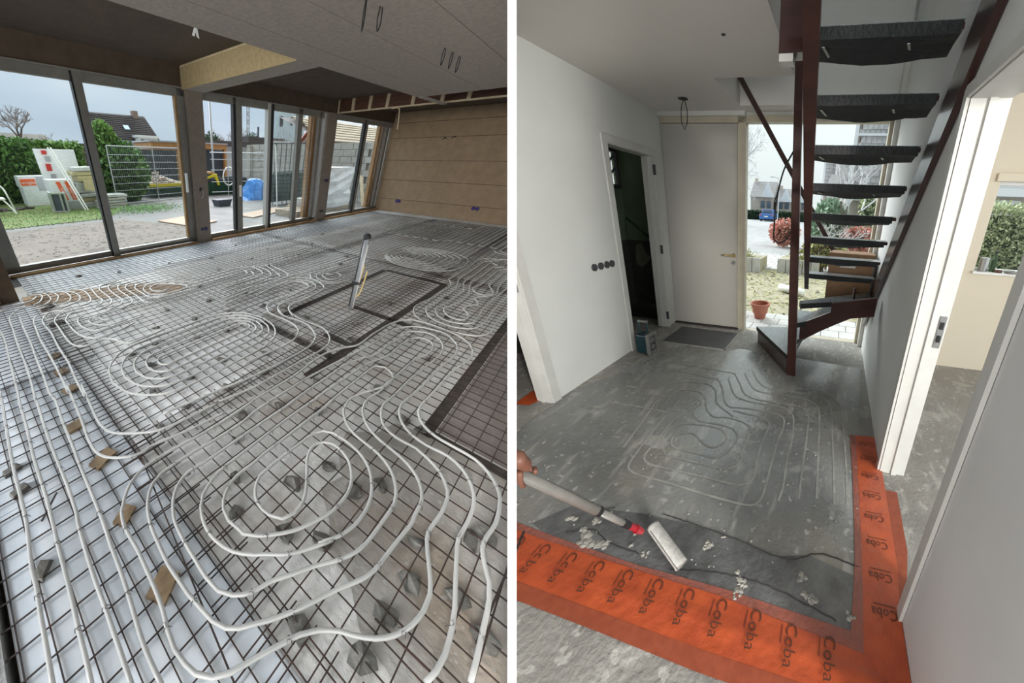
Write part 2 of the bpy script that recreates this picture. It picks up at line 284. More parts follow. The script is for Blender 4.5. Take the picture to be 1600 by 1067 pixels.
# pipe runs and milled grooves, traced from image coordinates, projected onto the floors
PIPES = {
 'spiral': [(0.586,-0.212),(0.638,-0.226),(0.702,-0.232),(0.797,-0.225),(0.865,-0.213),(0.955,-0.188),(1.078,-0.156),(1.151,-0.141),(1.254,-0.147),(1.392,-0.139),(1.485,-0.104),(1.559,-0.04),(1.594,0.047),(1.581,0.159),(1.595,0.253),(1.639,0.329),(1.713,0.387),(1.81,0.415),(2.128,0.398),(2.518,0.392),(2.782,0.374),(2.901,0.391),(3.003,0.432),(3.128,0.573),(3.108,0.701),(3.051,0.821),(2.888,0.927),(2.701,0.957),(2.419,0.958),(1.625,1.04),(1.32,1.052),(1.021,1.056),(0.892,1.04),(0.713,1.042),(0.589,1.054),(0.442,1.062),(0.321,1.059),(0.262,1.037),(0.196,0.962),(0.158,0.853),(0.145,0.744),(0.138,0.651),(0.142,0.576),(0.145,0.514),(0.156,0.447),(0.167,0.385),(0.191,0.335),(0.226,0.302),(0.279,0.27),(0.321,0.243),(0.405,0.2),(0.505,0.157),(0.588,0.124),(0.681,0.079),(0.75,0.057),(0.849,0.048),(0.944,0.041),(1.061,0.03),(1.128,0.037),(1.216,0.044),(1.307,0.094),(1.37,0.184),(1.396,0.284),(1.418,0.399),(1.473,0.498),(1.555,0.569),(1.616,0.592),(1.695,0.602),(1.86,0.584),(1.901,0.593),(2.093,0.59),(2.274,0.586),(2.469,0.584),(2.612,0.543),(2.777,0.552),(2.862,0.611),(2.86,0.702),(2.776,0.749),(2.607,0.772),(2.413,0.762),(2.291,0.776),(2.151,0.812),(1.998,0.836),(1.786,0.843),(1.562,0.854),(1.349,0.855),(1.205,0.863),(0.736,0.862),(0.605,0.861),(0.513,0.847),(0.42,0.809),(0.377,0.765),(0.342,0.684),(0.339,0.599),(0.368,0.508),(0.432,0.433),(0.456,0.414),(0.537,0.339),(0.627,0.288),(0.728,0.24),(0.666,0.277),(0.769,0.228),(0.897,0.205),(1.047,0.228),(1.181,0.314),(1.239,0.423),(1.245,0.592),(1.211,0.647),(1.162,0.668),(0.968,0.685),(0.769,0.692),(0.704,0.69),(0.634,0.651),(0.594,0.592),(0.596,0.511),(0.628,0.457),(0.688,0.435),(0.767,0.443),(0.834,0.478),(0.898,0.524),(0.992,0.593),(1.077,0.615),(1.146,0.589),(1.176,0.524),(1.146,0.425),(1.062,0.349),(0.973,0.317),(0.839,0.316),(0.748,0.338),(0.657,0.372),(0.586,0.41),(0.492,0.48),(0.448,0.533),(0.447,0.56),(0.436,0.624),(0.453,0.685),(0.508,0.738),(0.607,0.773),(0.747,0.77),(0.809,0.775),(1.063,0.767),(1.491,0.76),(1.436,0.766),(1.756,0.772),(1.979,0.772),(2.109,0.763),(2.145,0.703),(2.103,0.619),(2.016,0.584),(1.901,0.593),(1.706,0.668),(1.578,0.688),(1.487,0.67),(1.492,0.678),(1.393,0.601),(1.336,0.501),(1.311,0.329),(1.267,0.236),(1.187,0.165),(1.096,0.13),(0.951,0.127),(0.824,0.132),(0.774,0.14),(0.687,0.174),(0.587,0.233),(0.495,0.278),(0.409,0.323),(0.334,0.346),(0.271,0.391),(0.237,0.442),(0.228,0.51),(0.231,0.602),(0.234,0.679),(0.245,0.781),(0.254,0.81),(0.288,0.877),(0.35,0.939),(0.433,0.969),(0.525,0.961),(0.648,0.957),(0.817,0.955),(1.177,0.946),(1.507,0.95),(1.73,0.944),(1.943,0.942),(2.116,0.904),(2.277,0.852),(2.546,0.844),(2.813,0.82),(2.769,0.858),(2.89,0.826),(2.976,0.748),(3.006,0.664),(2.966,0.57),(2.858,0.496),(2.714,0.465),(2.425,0.477),(2.17,0.494),(1.885,0.493),(1.717,0.5),(1.61,0.463),(1.529,0.396),(1.503,0.306),(1.512,0.192),(1.493,0.125),(1.447,0.037),(1.364,-0.027),(1.32,-0.041),(1.22,-0.047),(1.077,-0.038),(1.038,-0.046),(0.985,-0.069),(0.911,-0.106),(0.838,-0.133),(0.774,-0.135),(0.697,-0.122),(0.621,-0.09),(0.562,-0.046),(0.512,0.013),(0.487,0.05),(0.433,0.103),(0.376,0.14),(0.306,0.17),(0.228,0.202),(0.176,0.221),(0.133,0.238),(0.083,0.27),(0.048,0.314),(0.035,0.357),(0.027,0.412),(0.035,0.479),(0.048,0.53),(0.058,0.614),(0.064,0.719),(0.068,0.799),(0.065,0.876),(0.068,0.949),(0.082,1.002),(0.12,1.058),(0.176,1.116),(0.235,1.145),(0.309,1.158),(0.448,1.154),(0.593,1.14),(0.756,1.129),(0.973,1.133),(1.102,1.142),(1.25,1.138),(1.496,1.131),(1.773,1.154),(1.982,1.15),(2.145,1.102),(2.293,1.037),(2.577,1.041),(2.866,1.029),(3.059,0.991),(3.172,0.913),(3.176,0.902),(3.206,0.81),(3.213,0.656),(3.172,0.458),(3.094,0.35),(2.978,0.289),(2.833,0.267),(2.524,0.304),(2.132,0.313),(1.884,0.318),(1.797,0.293),(1.727,0.232),(1.693,0.148),(1.69,0.029),(1.686,-0.065),(1.642,-0.142),(1.574,-0.198),(1.508,-0.224),(1.353,-0.239),(1.253,-0.226),(1.181,-0.226),(1.115,-0.251),(1.056,-0.281),(0.988,-0.296),(0.887,-0.303),(0.816,-0.307),(0.746,-0.311),(0.694,-0.312)],
 'long1': [(-0.223,2.56),(-0.217,2.42),(-0.236,2.018),(-0.254,1.63),(-0.258,1.364),(-0.262,1.248),(-0.283,1.024),(-0.283,0.942),(-0.291,0.826),(-0.295,0.731),(-0.3,0.638),(-0.302,0.605)],
 'long2': [(-0.088,3.729),(-0.083,3.51),(-0.078,3.279),(-0.096,2.903),(-0.111,2.589),(-0.125,2.322),(-0.135,2.2),(-0.141,1.965),(-0.16,1.608),(-0.164,1.351),(-0.173,1.166),(-0.18,1.06),(-0.186,0.921),(-0.193,0.795),(-0.2,0.697),(-0.205,0.598),(-0.211,0.52)],
 'long3': [(-0.018,4.036),(0.073,4.07),(0.185,4.09),(0.287,4.131),(0.345,4.205),(0.365,4.252)],
 'long3b': [(0.198,3.986),(0.11,3.921),(0.045,3.813),(0.022,3.725),(0.015,3.493),(0.003,3.279),(-0.005,3.008),(-0.012,2.711),(-0.029,2.392),(-0.048,2.147),(-0.042,2.176),(-0.057,1.889),(-0.066,1.631),(-0.067,1.497),(-0.069,1.318),(-0.078,1.14),(-0.087,1.086),(-0.098,0.944),(-0.106,0.792),(-0.107,0.691),(-0.111,0.581),(-0.115,0.468),(-0.116,0.432)],
 'long4': [(0.107,3.703),(0.094,3.391),(0.09,3.093),(0.071,2.753),(0.058,2.435),(0.044,2.19),(0.054,2.068),(0.038,1.855),(0.027,1.59),(0.015,1.383),(0.008,1.171),(-0.0,1.006),(-0.011,0.887),(-0.016,0.792),(-0.026,0.678),(-0.037,0.585),(-0.047,0.491),(-0.047,0.404),(-0.045,0.367)],
 'hook1': [(0.27,3.662),(0.231,3.626),(0.195,3.513),(0.184,3.341),(0.166,3.059),(0.165,2.728),(0.157,2.37),(0.143,2.079),(0.159,2.213),(0.146,1.984),(0.131,1.77),(0.11,1.559),(0.113,1.44),(0.138,1.369),(0.198,1.306),(0.252,1.27),(0.316,1.253),(0.361,1.262),(0.495,1.237),(0.671,1.206),(0.861,1.185)],
 'hook2': [(0.56,3.573),(0.422,3.632),(0.356,3.638),(0.296,3.558),(0.266,3.469),(0.265,3.304),(0.273,3.151),(0.254,2.807),(0.253,2.529),(0.229,2.206),(0.219,1.966),(0.241,2.139),(0.22,1.876),(0.205,1.685),(0.213,1.576),(0.242,1.508),(0.308,1.44),(0.408,1.364),(0.451,1.341),(0.593,1.312),(0.758,1.298),(0.876,1.288)],
 'hook3': [(0.441,3.53),(0.391,3.474),(0.358,3.386),(0.356,3.258),(0.35,3.043),(0.355,2.819),(0.398,2.705),(0.477,2.674),(0.637,2.672),(0.741,2.469),(0.886,2.461),(1.082,2.483)],
 'hook4': [(0.66,3.463),(0.547,3.478),(0.473,3.4),(0.449,3.343),(0.45,3.192),(0.445,3.2),(0.454,2.988),(0.49,2.841),(0.559,2.761),(0.722,2.748),(0.965,2.821)],
 'hook5': [(0.619,3.33),(0.565,3.298),(0.531,3.212),(0.527,3.087),(0.547,3.015),(0.565,2.948),(0.657,2.885),(0.838,2.891),(1.084,2.9)],
 'hook6': [(0.728,3.171),(0.651,3.216),(0.617,3.155),(0.652,3.037),(0.753,2.946),(0.936,2.938)],
 'hook7': [(0.764,3.186),(0.734,3.189),(0.736,3.108),(0.806,3.046)],
 'arcs1': [(0.296,4.367),(0.376,4.323),(0.417,4.259),(0.409,4.161),(0.357,4.032),(0.288,3.97)],
 'arcs2': [(0.35,4.401),(0.422,4.35),(0.471,4.252),(0.483,4.121),(0.462,4.013),(0.384,3.912),(0.278,3.887)],
 'arcs3': [(0.425,4.362),(0.521,4.29),(0.564,4.17),(0.558,4.055),(0.505,3.925),(0.461,3.879)],
 'arcs4': [(0.563,4.254),(0.653,4.182),(0.672,4.034),(0.657,3.915),(0.597,3.807),(0.525,3.787)],
 'arcs5': [(0.63,4.236),(0.713,4.134),(0.756,3.999),(0.747,3.861),(0.704,3.772),(0.6,3.72),(0.456,3.667)],
 'arcs6': [(0.739,4.226),(0.814,4.145),(0.85,4.036),(0.845,3.853),(0.817,3.697),(0.764,3.622),(0.633,3.598)],
 'arcs7': [(0.887,4.261),(0.929,4.192),(0.94,4.078),(0.927,3.944),(0.912,3.741),(0.918,3.607),(0.879,3.519),(0.799,3.473)],
 'arcs8': [(1.295,4.142),(1.099,4.12),(1.035,4.053),(1.008,3.93),(1.01,3.654),(0.992,3.516),(0.92,3.412),(0.786,3.372)],
 'arcs9': [(1.324,4.083),(1.175,4.053),(1.122,3.977),(1.096,3.823),(1.096,3.577),(1.085,3.433),(1.024,3.342),(0.875,3.292)],
 'arcs10': [(1.428,3.991),(1.276,3.964),(1.214,3.895),(1.187,3.743),(1.19,3.52),(1.179,3.375),(1.119,3.281),(0.954,3.222)],
 'arcs11': [(1.5,3.911),(1.361,3.92),(1.286,3.832),(1.268,3.7),(1.277,3.496),(1.266,3.348),(1.264,3.225),(1.342,3.155)],
 'arcs12': [(1.586,3.819),(1.463,3.83),(1.388,3.771),(1.362,3.646),(1.366,3.472),(1.367,3.336),(1.471,3.244),(1.72,3.214),(1.987,3.181)],
 'arcs13': [(2.099,3.349),(1.93,3.565),(1.721,3.716),(1.542,3.729),(1.442,3.633),(1.412,3.515),(1.427,3.39),(1.584,3.292),(1.753,3.27),(1.887,3.3),(1.917,3.381),(1.814,3.536),(1.686,3.649),(1.571,3.641),(1.504,3.579),(1.505,3.475),(1.601,3.405),(1.695,3.409)],
 'sr1': [(2.912,2.017),(2.7,2.048),(2.52,2.045),(2.438,2.012),(2.359,1.924),(2.301,1.764),(2.297,1.63),(2.312,1.548),(2.31,1.434),(2.223,1.301),(2.087,1.223),(1.894,1.214),(1.61,1.229),(1.351,1.237),(1.197,1.243),(0.89,1.296)],
 'sr2': [(2.852,2.071),(2.649,2.106),(2.424,2.119),(2.334,2.081),(2.256,1.994),(2.227,1.882),(2.255,1.726),(2.254,1.6),(2.18,1.457),(2.1,1.374),(1.923,1.319),(1.62,1.322),(1.291,1.343),(0.979,1.39),(0.751,1.422),(0.546,1.452)],
 'sr3': [(2.673,2.23),(2.447,2.234),(2.336,2.222),(2.237,2.168),(2.158,2.038),(2.162,1.869),(2.149,1.696),(2.089,1.578),(1.979,1.51),(1.824,1.479),(1.665,1.491),(1.483,1.506),(1.307,1.514)],
 'sm1': [(2.938,2.528),(3.158,2.485),(3.175,2.346),(3.088,2.236),(2.967,2.216),(2.659,2.205),(2.349,2.201),(2.227,2.151),(2.151,2.033)],
 'sm2': [(2.383,2.496),(2.842,2.559),(3.099,2.553),(3.247,2.481),(3.281,2.336),(3.193,2.196),(3.037,2.13),(2.786,2.138),(2.467,2.138),(2.33,2.079),(2.243,1.933)],
 'sm3': [(1.915,2.548),(2.282,2.585),(2.816,2.635),(3.143,2.631),(3.328,2.547),(3.385,2.359),(3.258,2.112),(3.08,2.042),(2.767,2.02),(2.507,2.02),(2.39,1.968),(2.291,1.819)],
 'sm4': [(2.041,2.709),(2.425,2.746),(2.92,2.798),(3.117,2.774),(3.163,2.828),(3.265,3.069),(3.331,3.3)],
 'sm5': [(2.147,2.845),(2.529,2.862),(2.944,2.866),(3.086,2.927),(3.184,3.105),(3.188,3.35)],
 'sm6': [(2.238,2.962),(2.625,2.971),(2.883,2.981),(3.009,3.027),(3.097,3.181),(3.106,3.386),(2.705,3.559)],
 'sm7': [(2.323,3.071),(2.583,3.037),(2.801,3.053),(2.911,3.113),(2.964,3.231)],
 'sm8': [(2.895,3.325),(2.898,3.255),(2.836,3.178),(2.777,3.167)],
 'sm9': [(1.981,2.633),(2.453,2.672),(2.925,2.678),(3.113,2.687),(3.243,2.726),(3.326,2.879),(3.396,3.243)],
 'sn1': [(4.62,2.488),(4.002,2.494),(3.684,2.566),(3.52,2.546),(3.391,2.383),(3.382,2.191),(3.586,2.067),(3.797,2.026)],
 'sn2': [(4.341,2.417),(3.807,2.457),(3.627,2.484),(3.512,2.427),(3.436,2.285),(3.507,2.154),(3.704,2.108),(3.961,2.126)],
 'sn3': [(3.785,2.345),(3.7,2.42),(3.603,2.379),(3.553,2.24),(3.684,2.184),(3.841,2.232),(3.897,2.345)],
 'sn4': [(4.987,2.602),(4.143,2.591),(3.573,2.663),(3.229,2.707)],
 'w1': [(6.723,0.763),(6.589,0.945),(6.413,1.082),(5.731,1.079),(5.293,1.088),(4.937,1.089),(4.867,1.092),(4.681,1.005),(4.489,0.983),(4.365,1.001),(4.092,1.005),(3.928,1.003),(3.576,1.034),(3.398,0.986),(3.257,0.874),(3.213,0.656),(3.235,0.477),(3.316,0.336),(3.484,0.273),(3.772,0.281),(4.313,0.271)],
 'w2': [(6.588,0.805),(6.45,0.914),(6.308,0.993),(5.82,1.001),(5.431,0.997),(5.09,1.009),(4.791,0.957),(4.524,0.906),(4.167,0.917),(3.823,0.91),(3.636,0.927),(3.487,0.882),(3.362,0.78),(3.325,0.638),(3.351,0.511),(3.455,0.41),(3.718,0.372),(4.186,0.384),(4.845,0.373)],
 'w3': [(6.212,0.794),(6.29,0.864),(6.324,0.899),(6.109,0.918),(5.469,0.904),(5.039,0.919),(4.856,0.9),(4.549,0.816),(4.135,0.824),(3.723,0.842),(3.697,0.847),(3.568,0.809),(3.444,0.707),(3.451,0.568),(3.558,0.464),(3.778,0.454),(4.085,0.474),(5.224,0.445)],
 'w4': [(6.184,0.69),(6.088,0.767),(5.981,0.822),(5.444,0.81),(5.039,0.841),(4.839,0.816),(4.447,0.731),(4.088,0.73),(3.809,0.778),(3.779,0.789),(3.676,0.763),(3.56,0.673),(3.547,0.57),(3.613,0.533),(3.761,0.54),(3.944,0.642),(4.174,0.555),(4.204,0.552),(4.369,0.636),(4.437,0.616),(4.607,0.527),(4.739,0.494),(5.054,0.53),(5.657,0.538)],
 'w5': [(6.089,0.621),(5.94,0.704),(5.688,0.712),(4.998,0.724),(4.831,0.751),(4.702,0.748),(4.578,0.679),(4.555,0.593),(4.677,0.528),(4.769,0.532),(5.041,0.638),(5.282,0.652),(5.517,0.633),(5.772,0.638),(5.972,0.598)],
 'v1': [(7.137,0.838),(7.095,0.945),(7.253,1.067),(7.656,1.076),(8.371,1.077)],
 'v2': [(7.239,0.857),(7.243,0.926),(7.377,0.998),(7.865,0.979)],
}
GROOVES = [[(2.105,1.297),(2.197,1.285),(2.269,1.157),(2.263,0.979),(2.179,0.885),(2.018,0.812),(1.925,0.69),(1.876,0.621)],
[(1.907,1.211),(2.064,1.215),(2.131,1.128),(2.124,1.005),(2.045,0.924),(1.914,0.858),(1.838,0.764),(1.856,0.666),(1.835,0.537),(1.791,0.469),(1.696,0.447),(1.528,0.445),(1.461,0.433),(1.4,0.457),(1.368,0.521),(1.372,0.65),(1.382,0.918)],
[(1.809,1.113),(1.993,1.108),(2.039,1.049),(2.014,0.963),(1.966,0.93),(1.887,0.956),(1.825,0.932),(1.764,0.857),(1.763,0.714),(1.744,0.588),(1.688,0.531),(1.596,0.52),(1.501,0.551),(1.444,0.61),(1.45,0.745),(1.455,0.866),(1.477,0.924),(1.548,0.953),(1.598,0.92),(1.619,0.842),(1.571,0.763),(1.526,0.688),(1.536,0.627),(1.617,0.592),(1.69,0.628),(1.722,0.698),(1.72,0.848),(1.697,0.96),(1.636,1.019),(1.556,1.025),(1.482,1.003),(1.382,0.918)],
[(2.411,0.962),(2.253,0.853),(2.07,0.764),(1.995,0.693),(2.006,0.588),(2.012,0.439),(2.009,0.323),(1.963,0.243),(1.857,0.225),(1.711,0.236),(1.535,0.238),(1.305,0.237),(1.215,0.243),(1.164,0.277),(1.157,0.407),(1.189,0.811),(1.204,1.02),(1.238,1.087),(1.333,1.106),(1.478,1.116),(1.755,1.126)],
[(2.419,0.85),(2.167,0.705),(2.116,0.598),(2.103,0.44),(2.107,0.289),(2.044,0.194),(1.953,0.161),(1.722,0.142),(1.48,0.144),(1.331,0.135),(1.222,0.145)],
[(2.529,0.823),(2.361,0.719),(2.21,0.626),(2.158,0.52),(2.156,0.352),(2.154,0.189),(2.126,0.09),(2.047,0.056),(1.762,0.042),(1.507,0.041),(1.266,0.036)],
[(2.558,0.727),(2.329,0.588),(2.273,0.479),(2.285,0.286),(2.268,0.093),(2.206,0.001),(2.087,-0.028),(1.707,-0.047),(1.291,-0.063)],
[(2.629,0.668),(2.432,0.554),(2.357,0.452),(2.358,0.217),(2.353,0.045),(2.306,-0.08),(2.183,-0.116),(1.797,-0.141),(1.274,-0.164)],
[(2.498,0.495),(2.438,0.408),(2.427,0.168),(2.443,-0.005),(2.379,-0.121),(2.206,-0.199),(1.961,-0.218),(1.577,-0.231),(1.291,-0.234)],
[(1.954,0.647),(1.939,0.515),(1.929,0.399),(1.873,0.336),(1.799,0.33),(1.683,0.341),(1.465,0.332),(1.332,0.322),(1.281,0.371),(1.271,0.43),(1.279,0.61),(1.285,0.864),(1.295,0.992),(1.338,1.041),(1.445,1.047),(2.013,1.037)],
[(1.8,1.661),(1.802,1.263),(1.799,1.151)],
[(1.375,1.219),(1.833,1.281),(2.341,1.374),(2.556,1.291)],
[(1.688,1.311),(2.257,1.406),(2.433,1.422)],
[(2.529,0.823),(2.556,1.291),(2.558,1.574)],
[(2.37,0.934),(2.411,1.223),(2.422,1.458)]]
# ------------------------------------------------------------------ material list
mat('conc', (.42, .40, .37), .85, col2=(.27, .25, .23), scale=5, bump=.5, bscale=30)
spatter('left_floor', (.72, .715, .70), (.53, .51, .48), (.74, .73, .72), scale=24, thr=.64, big=2.2, rough=.8, bump=.5, amount=.5, warm=(.46, .385, .31), roughvar=.05, bigthr=.66)
mat('foam', (.70, .735, .77), .6, col2=(.58, .62, .665), scale=3.5, bump=.25, bscale=6)
mat('kerb', (.30, .30, .30), .9, col2=(.20, .20, .19), scale=9, bump=.6, bscale=60)
mat('soil', (.035, .03, .026), .9, col2=(.07, .055, .045), scale=12, bump=.6, bscale=50)
mat('rebar', (.022, .017, .015), .6, col2=(.05, .025, .018), scale=6)
mat('pex', (.43, .425, .41), .42, col2=(.35, .35, .335), scale=5)
mat('wire', (.12, .11, .11), .5, metal=.6)
mat('stone', (.17, .165, .15), .9, col2=(.10, .095, .085), scale=18, bump=.6, bscale=60)
mat('block_wood', (.36, .25, .14), .75, col2=(.22, .15, .09), scale=9, stretch=(1, 5, 1), bump=.2)
mat('ochre_board', (.46, .28, .12), .7, col2=(.30, .17, .08), scale=4, stretch=(1, 6, 1))
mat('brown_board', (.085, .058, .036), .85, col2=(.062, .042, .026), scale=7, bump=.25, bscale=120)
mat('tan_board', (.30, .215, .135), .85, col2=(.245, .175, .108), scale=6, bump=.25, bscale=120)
mat('dark_ceil', (.085, .058, .038), .9, col2=(.060, .042, .028), scale=6, bump=.2)
mat('soffit', (.35, .30, .25), .85, col2=(.27, .24, .21), scale=26, bump=.35, bscale=110)
mat('beam_face', (.38, .30, .16), .8, col2=(.30, .23, .12), scale=20, bump=.2)
mat('joist', (.12, .055, .035), .7, col2=(.07, .03, .02), scale=5, stretch=(1, 1, 6))
mat('batten', (.62, .52, .36), .7, col2=(.48, .38, .25), scale=8)
mat('alu', (.215, .20, .175), .5, col2=(.18, .168, .148), scale=9)
mat('alu_light', (.45, .44, .41), .45)
mat('seal', (.02, .02, .02), .6)
mat('pillar', (.235, .195, .155), .85, col2=(.20, .165, .13), scale=14, bump=.3, bscale=100)
mat('orange_wood', (.44, .24, .10), .6, col2=(.30, .15, .06), scale=3, stretch=(5, 5, .6))
mat('old_brick', (.20, .135, .085), .9, col2=(.12, .085, .055), scale=12, bump=.6, bscale=60)
mat('blue_box', (.03, .02, .12), .5)
mat('black', (.012, .012, .013), .55)
mat('black_rough', (.03, .028, .027), .9)
mat('grey_pvc', (.22, .23, .24), .35)
mat('yellow_pipe', (.55, .40, .16), .5)
mat('white', (.80, .80, .78), .5)
mat('white_wall', (.72, .725, .69), .75, col2=(.67, .675, .64), scale=1.3)
mat('partition_white', (.93, .93, .92), .6)
glassmat('glass'); glassmat('glass_green', (.55, .72, .66), .12)

# ------------------------------------------------------------------ partition between the two rooms
pt = bpy.data.meshes.new('wall_middle')
th = R_(24.4); fw = Vector((0, math.cos(th), -math.sin(th))); upv = Vector((0, math.sin(th), math.cos(th)))
C0 = Vector((0, 0, 1.5)); dn = .62; hw = 7.0 / 560 * dn
n0 = C0 + fw * dn; e0, e1 = n0 - upv * .62, n0 + upv * .65   # its front edge is raked
prof = [(e0.y, -.4), (e0.y, e0.z), (e1.y, e1.z), (e1.y, 3.2), (16, 5.0), (16, -.4)]
pt.from_pydata([(-hw, y, z) for y, z in prof] + [(hw, y, z) for y, z in prof], [], [tuple(range(6)), tuple(range(11, 5, -1))] + [(i, 6 + i, 6 + (i + 1) % 6, (i + 1) % 6) for i in range(6)])
pt.materials.append(MATS['partition_white']); po = bpy.data.objects.new('wall_middle', pt); COL.objects.link(po)
tag(po, 'thin white partition seen end-on between the two rooms', None, None, 'structure')

bpb = bpy.data.meshes.new('light_screen_back')  # unseen screen added to keep each room's lamps off the other
bpb.from_pydata([(x, y, z) for z in (-.3, 3.2) for x, y in ((-.02, -9), (.02, -9), (.02, -.95), (-.02, -.95))], [], [(3, 2, 1, 0), (4, 5, 6, 7), (0, 1, 5, 4), (1, 2, 6, 5), (2, 3, 7, 6), (3, 0, 4, 7)])
bpb.materials.append(MATS['partition_white']); bpo = bpy.data.objects.new('light_screen_back', bpb); COL.objects.link(bpo); tag(bpo, 'unseen white screen added behind the viewer to keep the lamp light of the rooms apart', None, None, 'structure')

# ================================================================== LIVING ROOM UNDER CONSTRUCTION
F = LIV
def B(): return MB(LIV)
MB(F).box(-.39, 11.1, -3.5, 5.6, -.08, 0).build('floor', 'left_floor', kind='structure', clip=-1)
kerb = MB(F).box(-3.5, -.415, -3.5, 6.2, -.2, .03).build('floor_kerb', 'kerb', kind='structure')
MB(F).box(-.415, -.39, -3.5, 4.2, -.2, -.06).build('trim_kerb_gap', 'soil', kind='structure')
# trenches in the floor: shallow chases filled with dark soil
for i, (x0, x1, y0, y1) in enumerate([(1.62, 4.75, 1.05, 1.13), (1.96, 2.05, 1.1, 2.0), (1.7, 4.2, .17, .24), (1.71, 1.78, -.9, .2), (3.06, 3.14, .86, 1.56), (2.3, 4.7, 1.93, 2.0), (2.26, 2.34, 1.05, 1.4), (4.68, 4.76, 1.1, 1.95)]):
    MB(F).box(x0, x1, y0, y1, .0, .004).build('floor_trench', 'soil', kind='structure', clip=-1)
MB(F).poly([(.2, 4.9, .002), (2.8, 5.36, .002), (.22, 5.4, .002)], [(0, 1, 2)]).build('trim_gap', 'black_rough', kind='structure')

spatter('brown_floor', (.24, .21, .195), (.165, .14, .13), (.34, .32, .30), scale=24, thr=.66, big=2.6, rough=.75, bump=.5, amount=.4, warm=(.20, .15, .12), roughvar=.08, bigthr=.68)
for b in ((1.80, 9.0, -3, .165),): MB(F).box(b[0], b[1], b[2], b[3], 0, .003).build('floor_slab', 'brown_floor', kind='structure', clip=-1)
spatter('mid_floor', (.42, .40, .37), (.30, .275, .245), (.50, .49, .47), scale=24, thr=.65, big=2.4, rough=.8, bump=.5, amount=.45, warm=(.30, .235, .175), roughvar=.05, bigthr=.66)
MB(F).poly([(.50, -3, .002), (1.70, -3, .002), (1.72, .2, .002), (1.66, .38, .002), (1.5, .42, .002), (1.36, .56, .002), (1.2, .52, .002), (1.06, .40, .002), (.92, .44, .002), (.80, .30, .002), (.70, .24, .002), (.66, .10, .002), (.56, .0, .002), (.52, -.2, .002)], [tuple(range(14))]).build('floor_slab', 'mid_floor', kind='structure', clip=-1)  # brownish concrete, with shade away from the windows put into its colour
mat('pale_screed', (.88, .88, .87), .8, col2=(.75, .745, .73), scale=3, bump=.4, bscale=25)
MB(F).poly([(.31, 1.30, .0015), (.8, 1.38, .0015), (1.9, 1.55, .0015), (1.93, 2.1, .0015), (3.2, 2.3, .0015), (5.2, 2.4, .0015), (5.6, 4.34, .0015), (.31, 4.34, .0015)], [tuple(range(8))]).build('floor_slab', 'pale_screed', kind='structure', clip=-1)
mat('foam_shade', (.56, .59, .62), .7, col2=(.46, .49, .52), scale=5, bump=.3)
# insulation boards under the mesh, one by one
ins = thing('insulation_layer', F, (-.2, 1, 0), 'white insulation boards laid along the floor edge by the kerb', 'insulation', 'insulation boards under the mesh')
k = 0
for (x0, x1, ys) in ((-.385, .30, [-3.4, -2.2, -1.0, .2, 1.4, 2.6, 3.6, 4.32]),):
    for a, b in zip(ys, ys[1:]): MB(F).box(x0, x1, a + .002, b - .002, .0, .004).build('foam_board', 'foam', ins, clip=-1)
ins2 = thing('insulation_layer', F, (3, 4.7, 0), 'pale insulation boards in a band beneath the windows', 'insulation', 'insulation boards under the mesh')
x = .32
while x < 8:
    for y0, y1 in ((4.35, 4.85), (4.86, 5.33)): MB(F).box(x, x + 1.19, y0, y1, 0, .0035).build('foam_board', 'foam_shade', ins2)
    x += 1.2
ob = thing('plank_strip', F, (1.2, 3.9, 0), 'ochre shuttering plank lying across the floor under the pipe bends', 'plank')
MB(F).poly([(.22, 4.14, .007), (.5, 4.0, .007), (.9, 3.80, .007), (1.31, 3.60, .007), (1.85, 3.32, .007), (1.95, 3.60, .007), (1.45, 3.96, .007), (.96, 4.20, .007), (.6, 4.36, .007), (.24, 4.46, .007)], [tuple(range(10))]).build('board', 'ochre_board', ob)

# --- window wall: lintel, pillars, sills
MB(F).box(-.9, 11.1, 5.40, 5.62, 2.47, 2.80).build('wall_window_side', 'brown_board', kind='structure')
MB(F).box(.2, 11.1, 5.385, 5.40, 2.455, 2.475).build('trim_1', 'alu', kind='structure')
MB(F).box(.25, 3.44, 5.33, 5.42, .0, .035).build('trim_2', 'ochre_board', kind='structure')
MB(F).box(3.80, 7.45, 5.33, 5.42, .0, .05).build('trim_3', 'ochre_board', kind='structure')
MB(F).box(7.87, 11.0, 5.33, 5.42, .0, .05).build('trim_4', 'ochre_board', kind='structure')
p1 = MB(F).box(3.45, 3.79, 5.38, 5.66, -.06, 2.47).build('wall_pillar', 'pillar', kind='structure')
p2 = MB(F).box(7.47, 7.86, 5.38, 5.66, -.02, 2.47).build('wall_pillar', 'pillar', kind='structure')
def sockets(fr, pts, ax, s, mt, lab, names='socket_box'):
    t = thing(names, fr, pts[0], lab, 'socket')
    for p in pts:
        MB(fr).lathe(p, [(s, -.004), (s, .010), (s * .8, .012), (s * .8, -.002)], 12, ax).build('box_ring', mt, t)
        MB(fr).lathe(p, [(s * .5, -.003), (s * .45, .014)], 8, ax).build('cable_end', 'black', t)
    return t
for pts, lab in (([(3.59, 5.37, .26), (3.68, 5.37, .26)], 'pair of round blue socket boxes low on the pillar between the first two windows'),
                 ([(3.62, 5.37, .98)], 'dark socket hole with loose wire halfway up the pillar between the first two windows'),
                 ([(7.58, 5.37, .25), (7.68, 5.37, .25)], 'pair of dark socket boxes low on the far pillar'),
                 ([(7.66, 5.37, 1.01), (7.74, 5.37, 1.01)], 'pair of blue socket boxes halfway up the far pillar')):
    sockets(F, pts, 'y', .032, 'blue_box' if 'blue' in lab else 'black', lab)
